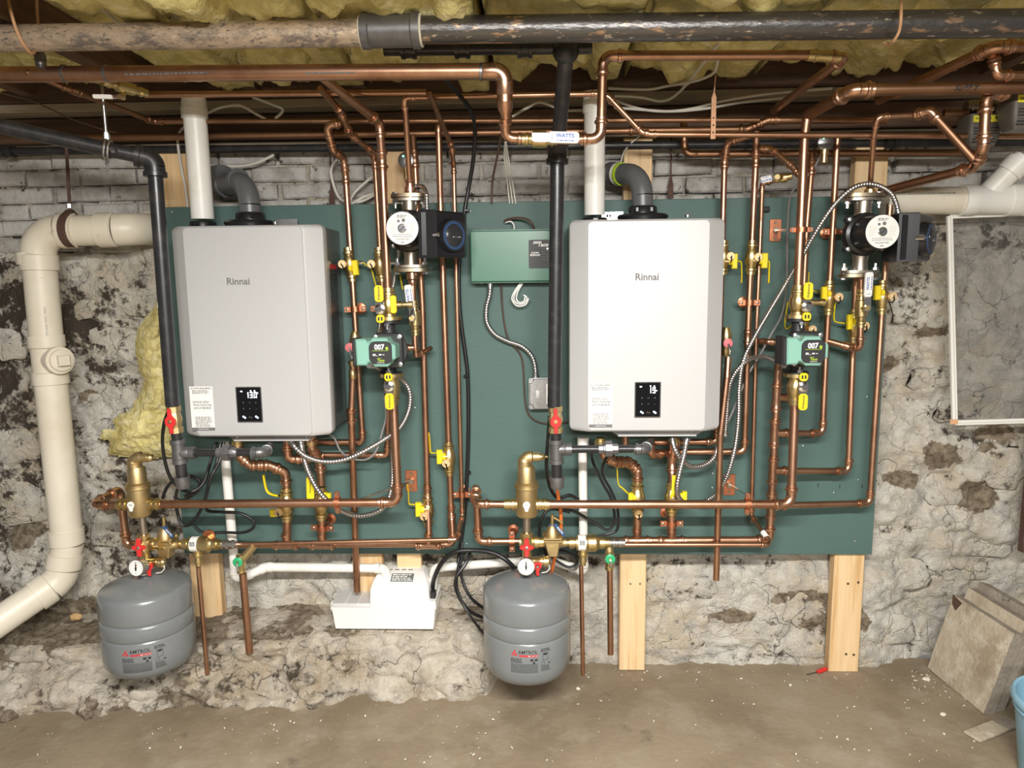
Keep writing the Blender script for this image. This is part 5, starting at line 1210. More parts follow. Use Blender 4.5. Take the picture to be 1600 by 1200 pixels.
def iso(px, py, d, up, lab, hu, sg, side=None):
    """flange isolation valve of a teal circulator; flange at v=0 side, body runs sg*v"""
    fr = FR(px, py, d, up=up, k=.00212); t = thing('isolation_valve', lab, 'valve', fr.p(0, min(0, sg*50), 0), 'brass isolation valves of the teal circulators')
    P_ = [(0, 18), (5, 18), (5.5, 10), (9, 9), (12, 10.5), (18, 12.5), (27, 12.5), (32, 10.5), (36, 9.5), (37, 11), (40, 11), (41, 9), (47, 9), (47, 7)]
    MB().flathe(fr, (0, 0, 0), 'v', [(sg*a, r) for a, r in P_], 22).build('body', 'brass', t)
    m = MB()
    m.rbox(fr, hu-6.5, hu+6.5, *(sorted((sg*27, sg*51))), 22, 24.5, 5, .6); p_ = m.build('lever', 'yellow', t, smooth=25)
    f2 = Fr(fr.p(hu, sg*39, 24.6), fr.ey, fr.ex*-1, fr.ez, fr.k); text('Webstone', f2, 0, 0, .05, 4.6, 'print_black', p_, bold=.02)
    m = MB(); m.flathe(fr, (hu, sg*17, 0), 'w', [(8, 5), (20, 5), (20, 7.5), (24, 7.5), (25, 4), (28, 4)], 10); m.build('lever_nut', 'chrome', t)
    MB().box(fr, hu-6, hu+6, *(sorted((sg*10, sg*27))), 20, 21.5, .4).build('lever_stop', 'chrome', t)
    tb = MB().rbox(fr, hu-6, hu+6, *(sorted((sg*-3, sg*9))), 20, 23, 4.5, .6).build('yellow_tab', 'yellow', t, smooth=25)
    f4 = Fr(fr.p(hu, sg*3, 23.1), fr.ex, fr.ey, fr.ez, fr.k); m = MB(); m.box(f4, -3.4, -1, -2.6, 2.6, 0, .15); m.build('tab_mark', 'print_black', tb, smooth=0); MB().box(f4, 1, 3.4, -2.6, 2.6, 0, .15).build('tab_mark', 'print_black', tb, smooth=0)
    if side:
        s = side; MB().flathe(fr, (s*8, sg*22, 4), 'u', [(0, 5), (s*12, 5), (s*13, 4), (s*22, 4), (s*22, 5.5), (s*28, 5.5), (s*28, 4)], 14).build('drain_port', 'brass', t)
        MB().rbox(fr, s*9-4.5, s*9+4.5, 10 if sg > 0 else -34, 36 if sg > 0 else -10, 10, 14, 3.5, .8).build('drain_handle', 'yellow', t, smooth=25)
        MB().ftube(fr, [(s*26, sg*22-5, 4), (s*27, sg*22-14, 6), (s*32, sg*22-16, 6), (s*34, sg*22-8, 4)], .9, 6).build('cap_strap', 'rubber', t)
    return t
iso(609, 500, .20, (606.5, 450, .20), 'isolation valve above the left teal circulator', -9, 1, 1)
iso(611.5, 583, .20, (609.5, 545, .20), 'isolation valve below the left teal circulator', 0, -1)
iso(1246, 497, .20, (1248, 450, .20), 'isolation valve above the right teal circulator', 5, 1, 1)
iso(1244, 583, .20, (1245.5, 545, .20), 'isolation valve below the right teal circulator', 3, -1)
def whandle(fr, pts, wd, par, txt=True, flip=1):
    """white lever handle lettered WATTS: axis from pts[0] (pivot) to pts[1]"""
    a, b = fr.p(*pts[0]), fr.p(*pts[1]); e = (b-a); L = e.length/fr.k; e.normalize(); f = Fr(a, e, fr.ez.cross(e), fr.ez, fr.k)
    MB().prism(f, [(-5, -wd*.7), (3, -wd*.95), (.34*L, -wd*.8), (.34*L, wd*.8), (3, wd*.7), (-5, wd*.7)], 0, 2, .4).build('lever_shank', 'chrome', par, smooth=20)
    h = MB().rbox(f, .30*L, L, -wd, wd, -1.2, 3.2, wd*.6, .9).build('lever_grip', 'white_paint', par, smooth=25)
    if txt:
        f2 = Fr(f.p(.68*L, 0, 3.3), f.ex*flip, f.ey*flip, f.ez, f.k); text('WATTS', f2, 0, wd*.25, .05, wd*.95, 'print_blue', h, bold=.03); dashes(f2, -.18*L, .2*L, -wd*.75, -wd*.4, 1, .05, 'print_blue', h, ragged=False)
        m = MB(); m.box(f2, -.30*L, -.29*L, -wd*.6, wd*.5, 0, .1); m.build('scale_mark', 'print_blue', h, smooth=0)
    MB().flathe(f, (0, 0, 0), 'w', [(-6, 3.5), (2, 3.5), (2, 4.4), (5, 4.4), (5, 2)], 6).build('lever_nut', 'brass', par)
def ball(lab, px, py, d, up, w, half, pivot, tip, wd, flip=1, txt=True):
    fr = FR(px, py, d, up=up); r = w/2; t = thing('ball_valve', lab, 'valve', fr.p(0, -half, 0), 'white-levered ball valves')
    h = half; MB().flathe(fr, (0, 0, 0), 'v', [(-h, r), (-h, 1.25*r), (-.82*h, 1.25*r), (-.78*h, 1.5*r), (-.68*h, 1.5*r), (-.62*h, 1.2*r), (-.45*h, 1.3*r), (-.4*h, 1.8*r), (0, 1.9*r), (.4*h, 1.8*r), (.45*h, 1.3*r), (.62*h, 1.2*r), (.68*h, 1.5*r), (.78*h, 1.5*r), (.82*h, 1.25*r), (h, 1.25*r), (h, r)], 18).build('body', 'brass', t)
    f = FR(*pivot); f.k = fr.k; q = P(*tip); u = (q-f.o)/fr.k
    whandle(f, [(0, 0, 0), (u.x, u.z, -u.y)], wd, t, txt, flip)
    MB().tube([fr.p(0, 0, 0), f.p(0, 0, -3)], 3.4*fr.k, 8).build('stem', 'brass', t)
    return t
ball('lever valve marked WATTS lying across the right gas drop', 843, 218, .46, (905, 219, .46), 14, 27, (836, 214, .52), (905, 215.5, .52), 8.5)
ball('upright white lever valve under the left black circulator', 648, 497, .14, (646, 460, .14), 10, 27, (644, 497, .19), (637.5, 445, .20), 6)
ball('upright white lever valve under the right black circulator', 1345.5, 482, .14, (1346.5, 440, .14), 10, 30, (1354, 481, .19), (1358, 425, .20), 6, flip=1)
ball('small white lever valve above the right zone pipes', 1225, 278, .105, (1245, 273, .12), 8, 12, (1213, 277, .14), (1188, 282, .14), 5)
ball('white lever valve hanging from the wide copper main at left', 196, 137, .40, (235, 148, .34), 10, 34, (190, 152, .42), (146, 151, .46), 4, txt=False)
# relief valves with pale red wheels
def relief(lab, px, py, d, bx, by):
    fr = FR(px, py, d); t = thing('relief_valve', lab, 'valve', fr.p(0, -20, 0), 'relief valves of the heaters')
    MB().flathe(fr, (bx, 0, -14), 'v', [(by-4, 5), (by+2, 6.5), (by+10, 7), (8, 9), (14, 8), (22, 6), (24, 5)], 16).build('body', 'brass', t)
    MB().ftube(fr, [(bx, 2, -12), (0, 0, 0)], 5, 12).build('outlet', 'brass', t)
    MB().flathe(fr, (0, 0, 0), 'w', [(0, 7.2), (2.5, 7.2), (3, 5)], 22).build('wheel', 'red_pale', t)
    MB().ftube(fr, [(0, -1, 4), (2, -8, 5), (3.5, -17, 3)], 1.8, 8).build('test_lever', 'chrome', t)
relief('relief valve with pale red wheel beside the left teal circulator', 547, 543, .15, 5, -22)
relief('relief valve with pale red wheel at the right heater\'s flank', 1137, 536, .13, 1, -18)
# ================================================================== BOILER TRIM (separator, fill valve, gauge)
def separator(lab, px, d, u_n):
    fr = FR(px, 788, d, k=.00205); t = thing('air_separator', lab, 'air separator', fr.p(0, -18, 0), 'bronze air separators')
    MB().flathe(fr, (0, 0, 0), 'v', [(-19, 9), (-18, 15), (-14, 17), (26, 16.5), (26, 18.4), (28, 18.8), (30, 18.4), (30.5, 17), (33, 17), (34, 18), (36, 16), (36.5, 14), (58, 13), (61, 11.5), (62, 8)], 30).build('body', 'brass_cast', t)
    m = MB(); W = bez([fr.p(-2, 58, 0), fr.p(-2, 68, 0), fr.p(3, 74, 0), fr.p(14, 75, 0), fr.p(20, 75, 0)], 6); m.tube(W, [11*fr.k]*8+[10*fr.k]*8+[7*fr.k]*(len(W)-16), 16); m.build('air_vent', 'brass_cast', t)
    MB().flathe(fr, (20, 75, 0), 'u', [(0, 6), (6, 5.5), (8, 4), (9, 2), (13, 1.4)], 12).build('vent_nozzle', 'brass', t)
    for s in (-1, 1): MB().flathe(fr, (0, 0, 0), 'u', [(s*12, 9), (s*19, 8.4), (s*19.5, 10), (s*22, 10), (s*22.5, 8), (s*27, 8), (s*27.5, 9.6), (s*30, 9.6), (s*30.5, 8), (s*35, 8), (s*35, 6.5)], 18).build('press_end', 'brass', t)
    f2 = Fr(fr.p(u_n, 1, 17.2), fr.ex, fr.ey, fr.ez, fr.k); st = MB().prism(f2, circ(0, 3, 5.5, 16)[0:12]+[(-2.4, -4), (-2, -8), (2, -8), (2.4, -4)], -.8, .2).build('bulb_sticker', 'label_white', t, smooth=0) if False else MB().prism(f2, [(5.5*math.cos(a), 3+5.5*math.sin(a)) for a in [math.radians(q) for q in range(-50, 231, 20)]]+[(-2, -7), (2, -7)], -.9, .3).build('bulb_sticker', 'label_white', t, smooth=0)
    dashes(f2, -3, 3, 1, 5, 3, .4, 'print_grey', st, seed=3)
    return t
separator('bronze air separator over the left tank', 218, .24, -4)
separator('bronze air separator over the right tank', 823, .24, 0)
def trim(lab, nx, ty, tx, hx, gx, gy, sx, sy, d=.24):
    """steel nipple, brass tee, red butterfly, side drain under the separator"""
    fr = FR(tx, ty, d, k=.00205); t = thing('tank_valve_set', lab, 'valve', fr.p(0, -30, 0), 'brass valve sets on the tanks')
    MB().tube([P(nx, 804, d), P(tx, ty-12, d)], 6*fr.k, 14).build('steel_nipple', 'nickel', t)
    MB().flathe(fr, (0, 0, 0), 'v', [(-40, 7), (-10, 7.5), (-9, 11), (0, 12), (8, 11), (9, 9.5), (16, 9.5), (16, 7)], 16).build('tee_body', 'brass', t)
    MB().flathe(fr, (0, 0, 0), 'u', [(-11, 9), (-8, 9), (-6, 8), (10, 8), (12, 10), (18, 10), (18, 8), (26, 7.5), (26, 6)], 16).build('tee_branch', 'brass', t)
    f = FR(hx, 855, d+.045); m = MB(); poly = []
    for i in range(4):
        a = math.pi/2*i; 
        for da, r in ((-.22, 10.5), (.0, 11), (.22, 10.5), (.78, 5.6)): poly.append(((r*(1.35 if i in (1, 3) and r > 8 else 1))*math.cos(a+da), (r*(1.35 if i in (1, 3) and r > 8 else 1))*math.sin(a+da)))
    m.prism(f, poly, 0, 4.5, 1); hd = m.build('butterfly', 'red', t, smooth=25); MB().flathe(f, (0, 0, 4), 'w', [(0, 2.6), (1, 2.6), (1.6, 1.4)], 10).build('screw', 'galv', hd)
    MB().tube([f.p(0, 0, 0), fr.p(0, -3, 0)], 4*fr.k, 10).build('stem', 'brass', t)
    # side drain with hose thread
    f = FR(sx, sy, d+.01, k=.00203); MB().flathe(f, (0, 3, 0), 'u', [(-14, 6), (0, 6), (2, 7.5), (8, 7.5), (8, 6), (10, 6), (10, 8.5), (17, 8.5), (17, 6), (20, 4)], 16).build('drain_body', 'brass', t)
    m = MB(); m.prism(f, [(-7, 4), (-3, 6), (3, 6), (7, 4), (6, -2), (3, -5), (2.4, -15), (-2.4, -15), (-3, -5), (-6, -2)], 11, 14, .8); h2 = m.build('drain_lever', 'red', t, smooth=25); MB().flathe(f, (0, 0, 0), 'w', [(0, 3), (14, 3), (14, 2.4), (15.5, 2)], 10).build('drain_stem', 'galv', h2)
    MB().ftube(f, [(18, -2, 0), (19, -8, 2), (14, -13, 3), (6, -14, 4)], .9, 6).build('cap_strap', 'wire_white', t)
    return t
trim('brass tee and red butterfly above the left tank', 221.5, 850, 225, 218, 214, 887, 239, 881)
trim('brass tee and red butterfly above the right tank', 823, 847, 823, 823, 822, 885, 840, 880)
def gauge(lab, px, py, d, dx):
    fr0 = FR(px, py, d, k=.002); n = (V(0, -1, 0)+V(dx, 0, .12)).normalized(); up = (V(0, 0, 1)-n*n.z).normalized(); fr = Fr(fr0.o, up.cross(n), up, n, fr0.k)
    t = thing('pressure_gauge', lab, 'gauge', fr.p(0, -13, 0), 'round white pressure gauges')
    MB().flathe(fr, (0, 0, 0), 'w', [(-16, 9), (-14, 11.5), (-1, 12), (0, 13.4), (2.5, 13.4), (2.5, 12)], 30).build('case', 'galv', t)
    MB().flathe(fr, (0, 0, 0), 'w', [(2, 12.2), (2.6, 12.2)], 30).build('face', 'label_white', t)
    m = MB()
    for i in range(13):
        a = math.radians(225-i*22.5); c, s = math.cos(a), math.sin(a); m.box(Fr(fr.p(9.6*c, 9.6*s, 2.7), fr.ex*c+fr.ey*s, fr.ey*c-fr.ex*s, fr.ez, fr.k), -1, 1, -.28, .28, 0, .1)
    m.build('scale', 'print_black', t, smooth=0, kind='stuff')
    text('psi', fr, 0, -8, 2.75, 3, 'print_black', t); MB().box(fr, -3, 3, 4.2, 5, 2.65, 2.75).build('printed_line', 'print_red', t, smooth=0)
    MB().prism(fr, [(-1.4, -4.5), (1.4, -4.5), (.5, 9.5), (-.5, 9.5)], 2.9, 3.2).build('needle', 'print_black', t, smooth=0); MB().flathe(fr, (0, 0, 2.7), 'w', [(0, 1.8), (1, 1.6)], 12).build('needle_hub', 'print_black', t)
    MB().flathe(fr, (0, 0, -15), 'w', [(-22, 4.5), (-8, 4.5), (-8, 6), (0, 6)], 8).build('stem', 'brass', t)
    return t
gauge('pressure gauge perched on the left tank', 214, 887, .315, -.12)
gauge('pressure gauge perched on the right tank', 822, 885, .315, .0)
def fillvalve(lab, px, py, d, tag):
    fr = FR(px, py, d, k=.00205); t = thing('fill_valve', lab, 'valve', fr.p(0, -20, 0), 'bronze fill valves')
    MB().flathe(fr, (0, 0, 0), 'u', [(-26, 6), (-20, 6), (-20, 7.5), (-12, 7.5), (-10, 8.5), (12, 8.5), (14, 7), (22, 7), (22, 5)], 16).build('body', 'brass_cast', t)
    m = MB(); m.prism(Fr(fr.o, fr.ex, fr.ey, fr.ez, fr.k), [(-12, 4), (12, 4), (10, -9), (8, -20), (-6, -20), (-9, -9)], -10, 11, 1.5); bd = m.build('lower_body', 'brass_cast', t, smooth=25)
    MB().prism(Fr(fr.p(0, 0, 11.1), fr.ex, fr.ey, fr.ez, fr.k), [(-4, -4), (1, -4), (1, -6), (5, -3), (1, 0), (1, -2), (-4, -2)], 0, .5).build('flow_arrow', 'brass', bd, smooth=0)
    MB().box(fr, -16, 16, 4, 7, -13, 13, .8, .8).build('flange', 'brass_cast', t, smooth=20); MB().box(fr, -15, 15, 8, 11, -12.5, 12.5, .8, .8).build('flange', 'brass_cast', t, smooth=20)
    for u, w in ((-13, 10), (13, 10), (-13, -10), (13, -10)): MB().flathe(fr, (u, 0, w), 'v', [(2, 1.8), (12, 1.8), (12, 3), (14, 3)], 8).build('screw', 'brass', t)
    MB().flathe(fr, (0, 0, 0), 'v', [(11, 12), (16, 11.5), (24, 8.5), (30, 5), (31, 3.6)], 22).build('bell', 'brass_cast', t)
    MB().flathe(fr, (0, 0, 0), 'v', [(30, 2.8), (46, 2.6), (47, 1.5)], 10).build('stem', 'brass', t)
    if tag == 'r': m = MB(); m.prism(fr, [(2, 44), (17, 34), (17, 31), (2, 40)], -1, 1.5, .4); m.build('bail', 'brass', t, smooth=20)
    e = (fr.ex*.62-fr.ey*.78).normalized(); f2 = Fr(fr.p(9, 27, 9), e, fr.ez.cross(e), fr.ez, fr.k); tg = MB().box(f2, -8, 14, -2.6, 2.6, 0, .8).build('blue_tag', 'label_blue', t, smooth=0); text('WATTS', f2, 4, 0, .85, 4, 'print_white', tg, bold=.02)
    MB().torus(fr.p(0, 30, 0), fr.ey, 5*fr.k, .9*fr.k, 16, 6).build('tag_ring', 'label_blue', t)
    return t
fillvalve('bronze fill valve with blue tag left of the left backflow preventer', 259, 851, .20, 'l')
fillvalve('bronze fill valve with blue tag above the right tank', 863, 848, .20, 'r')
def backflow(lab, px, py, d, x1, tgx):
    fr = FR(px, py, d, k=.00205); t = thing('backflow_preventer', lab, 'valve', fr.p(0, -40, 0), 'brass backflow preventers')
    L = x1-px
    MB().flathe(fr, (0, 0, 0), 'u', [(-28, 6), (-20, 6), (-20, 9.5), (-12, 9.5), (-12, 8), (-9, 8), (-9, 12), (8, 12), (10, 14), (22, 14), (24, 11), (28, 9), (28, 9.5), (36, 9.5), (36, 7), (44, 7), (44, 6)], 20).build('body', 'brass', t)
    lb = MB().flathe(fr, (0, 0, 0), 'u', [(-6, 12.2), (6, 12.2)], 24).build('paper_label', 'label_white', t)
    m = MB()
    for i in range(4): m.box(Fr(fr.p(-3.6+i*2.2, 3, 12.3), fr.ex, fr.ey, fr.ez, fr.k), -.5-(i % 2)*.3, .5, -3, 5, 0, .1)
    m.build('label_print', 'print_black', lb, smooth=0, kind='stuff')
    MB().flathe(fr, (44, 0, 0), 'u', [(0, 6.2), (4, 6.2), (5, 7.4), (8, 7.4), (9, 5.4), (14, 5.4), (15, 7), (18, 7), (19, 5.2), (24, 5.2), (24, 4)], 16).build('press_adapter', 'galv', t)
    MB().flathe(fr, (2, 0, 0), 'v', [(-10, 7), (-16, 7), (-16, 8), (-20, 8), (-22, 5.5), (-28, 6.4), (-31, 6.4), (-32, 5), (-37, 5)], 16).build('vent_port', 'brass', t)
    if tgx: MB().flathe(fr, (20, 12, -6), 'w', [(-2, 10), (2, 10)], 20).build('strap_behind', 'copper_strap', t)
    return t
backflow('brass backflow preventer with paper label over the left pine stud', 306, 850, .185, 345, True)
backflow('brass backflow preventer with paper label right of the right fill valve', 909, 848, .185, 955, False)
CU('thin copper tube dropping from the left backflow preventer', 7, [(310, 886, .185), (324, 1053, .185)])
CU('thin copper tube dropping from the right backflow preventer', 7, [(908, 884, .185), (911, 1055, .185)])
def boiler_drain(lab, px, py, d, bend):
    fr = FR(px, py, d, k=.00205); t = thing('boiler_drain', lab, 'valve', fr.p(0, -22, 0), 'green-wheeled boiler drains')
    MB().ftube(fr, bend, 6.5, 14).build('inlet', 'brass_cast', t)
    MB().flathe(fr, (0, 0, -8), 'v', [(-22, 5), (-22, 7), (-17, 7), (-16, 6), (-10, 7), (0, 8), (8, 7), (9, 5)], 16).build('body', 'brass', t)
    MB().flathe(fr, (0, 0, 0), 'w', [(-8, 3), (2, 3), (2, 7.5), (3, 8), (5, 8), (6, 6.5), (6, 3.4), (4.6, 3)], 22).build('wheel', 'green_knob', t)
    MB().flathe(fr, (0, 0, 4), 'w', [(0, 2), (2.5, 1.8)], 8).build('wheel_nut', 'brass', t)
    MB().ftube(fr, [(0, -1, 8), (.6, -8, 8), (1, -14, 6)], 1.6, 8).build('lever', 'chrome', t)
    return t
boiler_drain('green-wheeled drain valve right of the left pine stud', 373, 877, .19, [(22, 24, -12), (18, 18, -12), (4, 2, -9), (0, -4, -8)])
boiler_drain('green-wheeled drain valve left of the knotty pine stud', 953, 872, .19, [(-2, 26, -14), (0, 10, -9), (0, -4, -8)])
CU('copper tail of the left green-wheeled drain', 11.5, [(379.5, 896, .172), (390, 1020, .172)])
CU('copper tail of the right green-wheeled drain', 9.5, [(953, 890, .172), (954, 1022, .172)])
# ---- pipe straps
strap(555, 483, .07, 11, (551, 440, .07), 'copper strap on the pipe nearest the left heater')
strap(596, 482, .07, 10.5, (594, 440, .07), 'copper strap behind the left main riser')
strap(711, 349, .06, 8, (709, 300, .06), 'copper strap left of the green control box')
strap(722, 773, .06, 8, (721, 740, .06), 'copper strap left of the right copper loop')
strap(503.5, 825, .10, 13, (503, 790, .10), 'copper strap under the valve with the upright yellow plate')
strap(1171, 473, .07, 10.5, (1172.5, 440, .07), 'copper strap low on the pipe right of the right heater')
strap(1303.5, 362, .07, 10, (1305, 330, .07), 'copper strap in line with the right black circulator')
strap(1049.5, 818, .12, 13, (1050, 790, .12), 'copper strap under the right heater\'s right valve')
strap(1342, 361, .06, 10, (1343, 330, .06), 'copper strap half behind the right black circulator')
def standoff(lab, px, py, d, ang_up, plate_px, plate_py, w):
    fr = FR(px, py, d, up=ang_up); r = w/2; t = thing('standoff_clamp', lab, 'pipe clamp', fr.p(0, 0, 0), 'copper stand-off clamps on the main pipes')
    m = MB(); m.ftube(fr, [(r*1.22*math.cos(a), 0, r*1.22*math.sin(a)) for a in [2*math.pi*i/20 for i in range(21)]], 1.6, 8); 
    m2 = MB(); m2.flathe(fr, (0, 0, 0), 'v', [(-4, r*1.05), (-4, r*1.25), (4, r*1.25), (4, r*1.05)], 22); m2.build('band', 'copper_strap', t)
    for s in (-1, 1):
        e = MB(); e.rbox(fr, s*(r+5)-6, s*(r+5)+6, -4, 4, -1.4, 1.4, 3.6, .5); ear = e.build('ear', 'copper_strap', t, smooth=25); MB().flathe(fr, (s*(r+7), 0, 1.4), 'w', [(0, 2.2), (1.3, 1.6)], 8).build('screw', 'nickel', ear)
    f2 = FR(plate_px, plate_py, 0); pl_ = MB().rbox(f2, -9, 9, -17, 17, 0, 2, 1.5, .4).build('wall_plate', 'copper_strap', t, smooth=25)
    for v in (-12, 12): MB().flathe(f2, (0, v, 2), 'w', [(0, 2.4), (1, 1.8)], 8).build('screw', 'nickel', pl_)
    MB().flathe(f2, (0, 0, 2), 'w', [(0, 5), (5, 4.4)], 12).build('socket', 'nickel', pl_)
    MB().tube([f2.p(0, 0, 2), fr.p(-(r+7) if px > plate_px else (r+2), 0, -2)], 2.0*fr.k, 10).build('threaded_rod', 'chrome', t)
    return t
standoff('copper stand-off clamp on the left main below the left heater', 527, 785, .223, (600, 784, .222), 645-2, 751, 14)
standoff('copper stand-off clamp on the right main below the right heater', 1168, 787.5, .228, (1230, 787.5, .226), 1139, 757, 14)
standoff('copper stand-off clamp high on the right main riser', 1252, 359, .20, (1254, 300, .20), 1211, 360, 14.5)
strap(800, 846, .12, 12, (850, 846, .12), 'copper strap on the loop beside the right tank\'s valve')
# ================================================================== HANGERS
ch = thing('clevis_hanger', 'zinc split-ring hanger holding the left gas pipe', 'hanger', P(168, 235, .385))
a = P(168, 233, .385); ax = (P(241, 249, .34)-P(-60, 184, .50)).normalized(); k = S(168, 233, .385)
for s in (-2.6, 2.6): MB().torus(a+ax*(s*k), ax, 14*k, 2.1*k, 28, 8).build('ring_half', 'galv', ch)
MB().tube([a+V(0, 0, 14*k), P(158, 120, .39)], 2.4*k, 10).build('rod', 'galv', ch); MB().lathe(a+V(0, 0, 14*k), V(0, 0, 1), [(0, 5*k), (8*k, 5*k), (8*k, 4*k), (11*k, 4*k)], 6).build('nut', 'galv', ch)
MB().tube([a+V(10*k, -6*k, -4*k), a+V(18*k, -8*k, -4*k)], 3*k, 8).build('bolt', 'galv', ch)
hs = thing('strap_hanger', 'perforated copper strap hanging over the thin overhead line', 'hanger', P(1115, 214, .225))
f = FR(1115, 180, .24); m = MB(); m.prism(f, [(-4, -36), (4, -36), (4, 26), (1.5, 34), (-1.5, 34), (-4, 26)], -2, 0, .3); hsb = m.build('strap', 'copper_old', hs, smooth=20); MB().ftube(f, [(0, 32, -1), (2, 60, -1)], 1, 6).build('tie', 'wire_tan', hs)
for v in (-26, -15, -4): MB().flathe(f, (0, v, 0), 'w', [(0, 1.5), (.3, 1.4)], 8).build('punched_hole', 'print_black', hsb)
m = MB(); f = FR(518, 300, -.05); m.prism(f, [(-4.5, -45), (4.5, -45), (4.5, -12), (1.2, 10), (1, 70), (-1, 70), (-1.2, 10), (-4.5, -12)], -1, .5, .2); m.build('strap_hanger', 'rust_strap', None, 'rusty tapered strap on the wall left of the left risers', 'hanger', smooth=20)
m = MB(); f = FR(1048, 285, -.05); m.prism(f, [(-4.5, -24), (4.5, -24), (4, -4), (1.2, 10), (1, 70), (-1, 70), (-1.2, 10), (-4, -4)], -1, .5, .2); m.build('strap_hanger', 'rust_strap', None, 'rusty tapered strap on the wall right of the right exhaust', 'hanger', smooth=20)
# ================================================================== CONDUITS, CABLES
flex('flexible_conduit', 'metal conduit curving from the left heater to the teal circulator', 8.6, [(455, 690, .16), (464, 702, .17), (480, 714, .17), (505, 721, .16), (535, 719, .15), (567, 706, .14), (603, 685, .12), (625, 668, .10), (639, 640, .08), (640, 612, .08), (627, 592, .10), (600, 578, .20), (578, 569, .25)])
flex('flexible_conduit', 'metal conduit looping below the left copper main', 8.6, [(470, 690, .14), (474, 712, .15), (483, 740, .16), (500, 770, .16), (525, 793, .14), (553, 805, .10), (580, 803, .07), (602, 790, .06), (612, 760, .05), (613, 720, .04), (610, 640, .04)])
flex('flexible_conduit', 'metal conduit bending into the left black circulator', 7.5, [(650, 293, .13), (660, 292, .17), (666, 303, .20), (667, 320, .205), (668, 338, .21)])
flex('flexible_conduit', 'short metal conduit hidden under the left black circulator', 6.5, [(625, 390, .12), (622, 405, .10), (617, 430, .08), (612, 455, .08), (596, 495, .08), (592, 520, .10)])
flex('flexible_conduit', 'metal conduit from the green control box to the switch box', 8.2, [(766, 442, .03), (765, 460, .03), (760, 482, .025), (761, 504, .025), (773, 522, .025), (793, 533, .025), (815, 541, .025), (830, 555, .025), (836, 572, .025), (837, 590, .025)])
flex('flexible_conduit', 'long metal conduit sweeping from the right black circulator down the board', 8.4, [(1404, 338, .21), (1400, 318, .21), (1391, 301, .20), (1372, 290, .19), (1350, 288, .19), (1328, 297, .19), (1302, 322, .18), (1275, 362, .15), (1252, 402, .12), (1225, 448, .12), (1200, 490, .12), (1177, 530, .12), (1161, 565, .11), (1155, 605, .10), (1154, 650, .10), (1150, 690, .10), (1143, 722, .10), (1133, 750, .09), (1118, 772, .07), (1098, 786, .05)])
flex('flexible_conduit', 'metal conduit arching left from the right teal circulator', 8.0, [(1226, 570, .26), (1208, 562, .22), (1190, 557, .17), (1168, 563, .12), (1149, 582, .10), (1139, 606, .09), (1136, 640, .08), (1133, 680, .07)])
flex('flexible_conduit', 'metal conduit hooking out under the right heater', 8.4, [(1050, 686, .14), (1055, 703, .15), (1065, 718, .14), (1080, 729, .12), (1100, 727, .10), (1116, 715, .08), (1121, 700, .07)])
flex('flexible_conduit', 'metal conduit dropping straight from the right heater', 8.4, [(1073, 686, .15), (1069, 710, .16), (1062, 738, .17), (1058, 760, .17), (1060, 776, .16), (1072, 790, .14)])
cable('signal_cable', 'thin grey cable sagging right of the left heater', 'cable', 'wire_grey', 3.0, [(512, 678, .10), (522, 684, .11), (532, 704, .11), (548, 716, .13), (572, 718, .14), (588, 704, .13), (598, 672, .11), (603, 650, .10), (600, 620, .09)])
cable('signal_cable', 'thin grey cable descending beside the long right conduit', 'cable', 'wire_grey', 3.4, [(1290, 222, .05), (1279, 250, .07), (1262, 274, .07), (1243, 292, .06), (1233, 315, .05), (1230, 380, .04), (1229, 440, .04), (1222, 490, .05), (1205, 522, .06), (1190, 550, .07), (1172, 580, .07), (1158, 610, .07), (1146, 640, .07), (1133, 668, .07)])
cable('signal_cable', 'brown wire from the control box round under the switch box', 'cable', 'wire_brown', 2.6, [(783, 442, .02), (785, 480, .01), (789, 510, .01), (796, 532, .02), (811, 550, .012), (817, 568, .01), (819, 600, .01), (821, 630, .01), (828, 650, .01), (844, 660, .01), (868, 662, .01), (892, 658, .02)])
cable('power_cable', 'black cable bundle running down the middle of the board', 'cable', 'rubber', 7.5, [(690, 118, .36), (712, 142, .28), (735, 172, .18), (742, 200, .09), (740, 245, .04), (733, 290, .015), (726, 330, .015), (719, 390, .015), (717, 450, .015), (720, 500, .015), (727, 552, .015), (731, 590, .015), (732, 660, .015), (730, 740, .015), (725, 810, .02), (720, 850, .03), (716, 880, .06)], n=10)
for i, (px, py) in enumerate(((733, 329), (733, 587), (736, 737))):
    f = FR(px-4, py, .015); MB().box(f, -4, 4, -2, 2, 2, 5, 1).build('cable_clip', 'plastic_black', None, 'black clip holding the cable bundle, %s' % ('beside the control box top', 'level with the teal circulator', 'beside the copper loop')[i], 'clip', 'cable clips', smooth=20)
cable('appliance_cable', 'thick black cord arching from the pump socket over the right tank', 'cord', 'rubber', 7, [(676, 924, .02), (678, 905, .06), (690, 880, .09), (710, 863, .10), (740, 860, .10), (770, 864, .11), (792, 876, .12), (806, 892, .11), (812, 910, .06)], n=10)
cable('appliance_cable', 'black cord hanging left of the right tank', 'cord', 'rubber', 5, [(722, 848, .05), (720, 880, .08), (722, 905, .09), (733, 930, .10), (748, 945, .09), (762, 953, .06)])
cable('appliance_cable', 'black cord looping lowest beside the right tank', 'cord', 'rubber', 4.2, [(728, 862, .08), (716, 885, .10), (714, 915, .11), (722, 940, .12), (740, 970, .13), (760, 995, .10)])
cable('appliance_cable', 'middle black cord curving behind the right tank', 'cord', 'rubber', 5.5, [(735, 862, .06), (728, 880, .09), (712, 905, .11), (716, 930, .11), (734, 955, .11), (760, 967, .07)])
